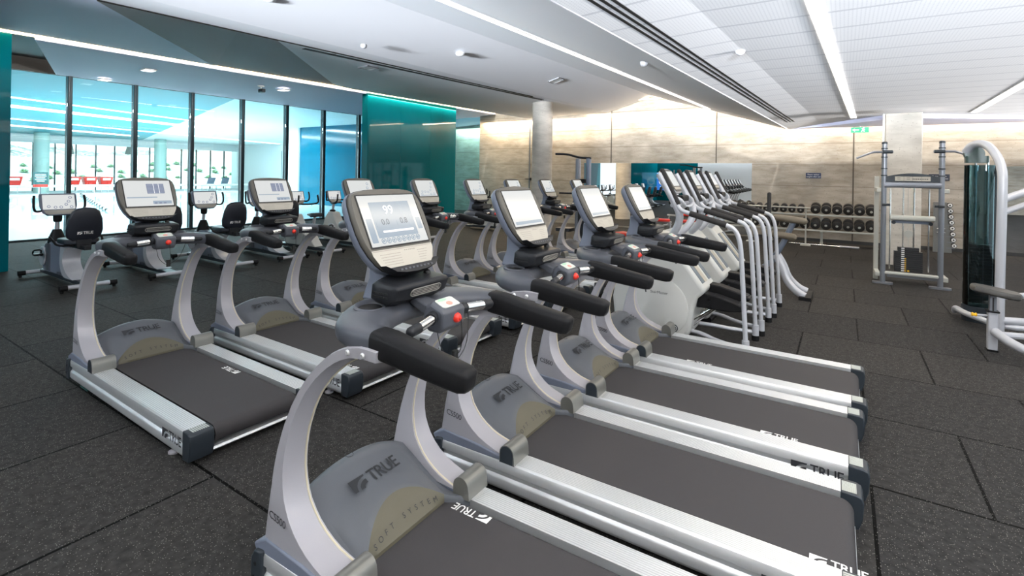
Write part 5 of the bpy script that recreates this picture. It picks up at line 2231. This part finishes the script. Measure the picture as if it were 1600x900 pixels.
# ------------------------------------------------------------------ dumbbells and racks against the far wall
t = empty('dumbbell_rack', (0, 0, 0), 0, 'pale two-tier steel dumbbell rack along the concrete wall', 'rack')
for z, nm in ((.84, 'upper_shelf'), (.41, 'lower_shelf')):
    b = MB()
    for y in (16.32, 16.62):
        b.rbox((-3.6, y - .025, z - .05 + (y - 16.32) * .25), (.76, y + .025, z + (y - 16.32) * .25), .01, axis=0)
    b.build(nm, m_rack, t)
for x in (-3.5, -1.75, -.50, .74):
    b = MB()
    b.box((x - .03, 16.58, 0), (x + .03, 16.65, .93))
    b.box((x - .03, 16.25, .78), (x + .03, 16.65, .80))
    b.box((x - .03, 16.25, .35), (x + .03, 16.65, .37))
    b.box((x - .035, 16.15, 0), (x + .035, 16.72, .04))
    b.build('rack_leg', m_rack, t)


def dumbbell(r, name='dumbbell'):
    t = empty(name)
    for s in (-1, 1):
        b = MB()
        b.lathe([(r * .80, -.055), (r, -.045), (r, .045), (r * .80, .055)], 22, M=Matrix.Translation((0, s * .125, 0)) @ Matrix.Rotation(PI / 2, 4, 'X'))
        h = b.build('head', m_iron, t)
        b = MB()
        b.lathe([(r * .28, 0), (r * .22, .006)], 14, M=Matrix.Translation((0, s * .181, 0)) @ Matrix.Rotation(-s * PI / 2, 4, 'X'))
        b.build('end_disc', m_rack, h)
    b = MB()
    b.cyl((0, -.08, 0), (0, .08, 0), .016, 10)
    b.build('handle', m_chrome, t)
    return t


big, small = dumbbell(.118), dumbbell(.088)
first = {'b': True, 's': True}


def put_db(kind, x, z, lb, grp):
    src = big if kind == 'b' else small
    o = src if first[kind] else copy_tree(src)
    first[kind] = False
    o.location = (x, 16.46, z)
    o.rotation_euler = (math.radians(14), 0, 0)
    tag(o, lb, 'dumbbell', grp)


ordn = ['first', 'second', 'third', 'fourth', 'fifth', 'sixth', 'seventh', 'eighth', 'ninth', 'tenth', 'eleventh', 'twelfth', 'thirteenth']
for k in range(6):
    put_db('b', .616 - .252 * k, .84 + .165, 'large black dumbbell, %s from the right end of the upper shelf' % ordn[k], 'large dumbbells on the upper shelf')
for k in range(10):
    put_db('s', -1.0 - .215 * k, .84 + .135, 'smaller black dumbbell on the upper shelf, %s left of the large ones' % ordn[k], 'small dumbbells on the upper shelf')
for k in range(13):
    put_db('b', .616 - .252 * k, .41 + .165, 'large black dumbbell, %s from the right end of the lower shelf' % ordn[k], 'large dumbbells on the lower shelf')
t = empty('barbell', (0, 0, 0), 0, 'silver barbell lying on the floor under the dumbbell rack', 'barbell')
b = MB()
b.cyl((-1.25, 15.95, .035), (-.05, 15.95, .035), .016, 10)
b.build('shaft', m_chrome, t)
b = MB()
b.cyl((-.05, 15.95, .035), (.36, 15.95, .035), .027, 14)
b.cyl((-.07, 15.95, .035), (-.04, 15.95, .035), .034, 14)
b.build('sleeve', m_wsilver, t)
t = empty('bar_stand', (0, 0, 0), 0, 'thin pale bar holder standing before the left half of the dumbbell rack', 'rack')
b = MB()
b.cyl((-2.3, 15.9, 1.02), (-.75, 15.9, 1.02), .022, 10)
b.build('bar', m_rack, t)
for x in (-2.2, -.85):
    b = MB()
    b.cyl((x, 15.9, 0), (x, 15.9, 1.02), .02, 8)
    b.box((x - .12, 15.8, 0), (x + .12, 16.0, .02))
    b.build('leg', m_rack, t)

t = empty('small_weight_stand', (2.10, 16.78, 0), 0, 'grey upright stand of small chrome dumbbells right of the square column', 'rack')
b = MB()
vs = [(-.17, -.05, 0), (.20, -.05, 0), (.09, -.05, 1.27), (-.17, -.05, 1.27)]
b.add(vs + [(a, .05, c) for a, _, c in vs], [(0, 1, 2, 3), (4, 5, 6, 7), (0, 1, 5, 4), (1, 2, 6, 5), (2, 3, 7, 6), (3, 0, 4, 7)])
b.build('side_panel', mat('stand_grey', (.20, .20, .19), .45, .2), t)
for k in range(2):
    b = MB()
    b.cyl((-.11, -.10, .60 - .10 * k), (.06, -.10, .60 - .10 * k), .016, 10)
    for x in (-.10, .05): b.cyl((x, -.10, .60 - .10 * k), (x, -.05, .60 - .10 * k), .010, 8)
    b.build('side_handle', m_chrome, t)
b = MB()
for k in range(8):
    b.box((.10, -.06, .11 + .145 * k), (.26 - .012 * k, .05, .125 + .145 * k))
b.build('peg', m_gunmetal, t)


def small_db():
    t = empty('chrome_dumbbell')
    for s in (-1, 1):
        b = MB()
        b.lathe([(.052, -.02), (.058, -.012), (.058, .012), (.052, .02)], 20, M=Matrix.Translation((0, s * .06, 0)) @ Matrix.Rotation(PI / 2, 4, 'X'))
        h = b.build('head', m_iron, t)
        b = MB()
        b.lathe([(.046, 0), (.040, .004)], 18, M=Matrix.Translation((0, s * .080, 0)) @ Matrix.Rotation(-s * PI / 2, 4, 'X'))
        b.build('chrome_ring', m_whiteprint, h)
        b = MB()
        b.lathe([(.018, 0), (.014, .003)], 12, M=Matrix.Translation((0, s * .085, 0)) @ Matrix.Rotation(-s * PI / 2, 4, 'X'))
        b.build('hub', m_black, h)
    b = MB()
    b.cyl((0, -.05, 0), (0, .05, 0), .012, 8)
    b.build('handle', m_chrome, t)
    return t


s0 = small_db()
for k in range(8):
    o = s0 if k == 0 else copy_tree(s0)
    o.location = (2.335 - .013 * k, 16.775, .125 + .060 + .145 * k)
    tag(o, 'small round dumbbell, %s from the bottom of the grey upright stand' % ordn[k], 'dumbbell', 'small dumbbells on the grey stand')


# ------------------------------------------------------------------ other gear
def ab_bench():
    t = empty('back_extension_bench', (-.78, 8.95, 0), 0, 'back extension bench with tan pads and white curved legs beyond the stair climbers', 'bench')
    b = MB()
    b.tube(smooth([(-.10, -.10, .62), (.0, -.12, .45), (.06, -.14, .25), (.20, -.18, .10), (.32, -.20, .05)], 2), .035, 12, flat=(1, 1.6))
    b.build('curved_leg', m_wsilver, t)
    b = MB()
    b.tube(smooth([(-.10, .10, .62), (.0, .12, .45), (.06, .14, .25), (.20, .18, .10), (.32, .20, .05)], 2), .035, 12, flat=(1, 1.6))
    b.build('curved_leg', m_wsilver, t)
    b = MB()
    b.box((.24, -.30, 0), (.40, .30, .05))
    b.build('rear_floor_pad', m_black, t)
    b = MB()
    b.box((-.75, -.22, 0), (-.62, .22, .05))
    b.build('front_floor_pad', m_black, t)
    b = MB()
    b.tube([(-.68, 0, .04), (-.15, 0, .50)], .04, 12)
    b.tube([(-.18, 0, .45), (.0, 0, .80), (.14, 0, 1.14)], .042, 12)
    b.build('frame', m_steelblue, t)
    for x, z in ((.12, 1.18), (-.02, .93)):
        b = MB()
        b.cyl((x - .22, -.06, z + .02), (x + .16, -.06, z - .02), .052, 16)
        b.ball((x - .22, -.06, z + .02), .052)
        b.ball((x + .16, -.06, z - .02), .052)
        b.build('roller_pad', m_tan, t)
    b = MB()
    b.cyl((-.20, -.04, .60), (-.20, -.04, 1.56), .030, 12)
    b.ball((-.20, -.04, 1.56), .030)
    b.build('foam_post', m_foam, t)
    return t


ab_bench()


def red_bench(x, y, rz, label):
    t = empty('weight_bench', (x, y, 0), rz, label, 'bench')
    b = MB()
    b.tube([(-.55, 0, .40), (.50, 0, .40)], .035, 10)
    b.tube([(.50, -.22, .03), (.50, .22, .03)], .03, 10)
    b.tube([(-.55, -.22, .03), (-.55, .22, .03)], .03, 10)
    b.tube([(.50, 0, .03), (.45, 0, .40)], .032, 10)
    b.tube([(-.55, 0, .03), (-.45, 0, .40)], .032, 10)
    b.build('frame', m_wsilver, t)
    b = MB()
    b.rbox((.05, -.16, .43), (.45, .16, .50), .04)
    b.build('seat_pad', m_red, t, bevel=.01)
    b = MB()
    b.rbox((-.62, -.14, 0), (.0, .14, .07), .04, M=Matrix.Translation((.02, 0, .45)) @ Matrix.Rotation(math.radians(42), 4, 'Y'))
    b.build('back_pad', m_black, t, bevel=.01)
    return t


red_bench(-4.0, 11.2, math.radians(160), 'weight bench with a red seat in the gap behind the right-row consoles')
red_bench(-4.9, 15.6, math.radians(20), 'weight bench with a red seat in front of the left half of the mirror')
red_bench(-3.7, 15.9, math.radians(200), 'weight bench with a red seat in front of the middle of the mirror')

t = empty('arched_weight_machine', (-5.35, 11.3, 0), 0, 'tall dark weight machine with an arched top bar beside the round column', 'weight machine')
for x, mm_ in ((-.12, m_gunmetal), (.16, m_steelblue)):
    b = MB()
    b.rbox((x - .045, -.06, 0), (x + .045, .06, 2.22), .015)
    b.build('post', mm_, t)
b = MB()
b.tube(smooth([(.22, 0, 2.23), (-.10, 0, 2.24), (-.40, 0, 2.33), (-.75, 0, 2.34)], 2), .028, 10)
b.build('arched_bar', m_dark, t)
b = MB()
b.box((-.05, -.12, .1), (.10, .12, 1.0))
b.build('weight_stack', m_weight, t)
b = MB()
b.cyl((-.60, -.05, 1.36), (-.12, -.05, 1.36), .022, 10)
b.build('arm_bar', m_dark, t)
b = MB()
b.rbox((-.07, -.09, 1.62), (.11, .09, 1.72), .03)
b.build('pulley_cover', m_black, t)
b = MB()
b.box((-.60, -.35, 0), (.35, -.27, .06))
b.box((-.60, .27, 0), (.35, .35, .06))
b.box((-.16, -.30, 0), (-.08, .30, .06))
b.build('base', m_gunmetal, t)
b = MB()
b.rbox((-.65, -.18, .42), (-.25, .18, .50), .05)
b.box((-.50, -.03, 0), (-.44, .03, .42))
b.build('seat', m_seat, t)

# gear in front of the right-hand mirror
t = empty('leg_press_seat', (3.05, 11.2, 0), math.radians(20), 'rounded grey roller pad machine at the right edge behind the cable machine', 'weight machine')
b = MB()
b.lathe([(.10, -.30), (.20, -.27), (.22, 0), (.20, .27), (.10, .30)], 24, M=Matrix.Translation((0, 0, .62)) @ Matrix.Rotation(PI / 2, 4, 'X'))
b.build('roller_pad', mat('grey_pad', (.18, .18, .175), .5), t, angle=40)
b = MB()
b.tube([(-.05, 0, .62), (-.10, 0, .05)], .03, 10)
b.box((-.35, -.25, 0), (.25, .25, .05))
b.tube([(-.55, 0, .42), (0, 0, .42)], .014, 8)
b.build('frame', m_wsilver, t)

# ------------------------------------------------------------------ things behind the camera that the mirrors show
t = empty('wall_screen', (-11.9, YB + .06, 1.45), 0, 'large blue television on the wall, seen in the long mirror', 'television')
b = MB()
b.rbox((-1.1, -.05, -.72), (1.1, .04, .72), .02, axis=1)
b.build('housing', m_black, t)
mtv = mat('tv_ocean_blue', (.01, .02, .05), .2, emit=(.03, .16, .55), es=1.0)
b = MB()
b.box((-1.05, .04, -.67), (1.05, .045, .67))
b.build('screen', mtv, t)
b = MB()
b.add([(-1.05, .046, .1), (-.3, .046, .25), (.5, .046, .05), (1.05, .046, .2), (1.05, .046, .67), (-1.05, .046, .67)], [(0, 1, 2, 3, 4, 5)])
b.build('screen_sky', mat('tv_sky_blue', (.01, .02, .05), .2, emit=(.25, .55, .9), es=.9), t)
b = MB()
b.tube([(.35 + .26 * math.cos(a), .048, .0 + .26 * math.sin(a)) for a in [2 * PI * k / 24 for k in range(24)]], .022, 6, closed=True)
b.tube([(.18, .048, -.02), (.28, .048, .10), (.36, .048, -.05), (.45, .048, .1), (.53, .048, -.02)], .015, 6)
b.box((.17, .046, -.42), (.53, .05, -.38)); b.box((.24, .046, -.50), (.46, .05, -.46))
b.build('screen_emblem', m_scrwhite, t)
t = empty('power_rack', (-9.6, -2.6, 0), 0, 'silver squat rack with a barbell near the teal wall, seen in the long mirror', 'rack')
for x in (-.6, .6):
    b = MB()
    b.box((x - .035, -.03, 0), (x + .035, .04, 2.3))
    b.box((x - .035, -.5, 0), (x + .035, .5, .06))
    b.build('post', m_wsilver, t)
b = MB()
b.cyl((-1.1, .08, 1.3), (1.1, .08, 1.3), .016, 8)
for x in (-.85, .85, -.92, .92):
    b.cyl((x - .02, .08, 1.3), (x + .02, .08, 1.3), .2, 20)
b.build('barbell', m_iron, t)
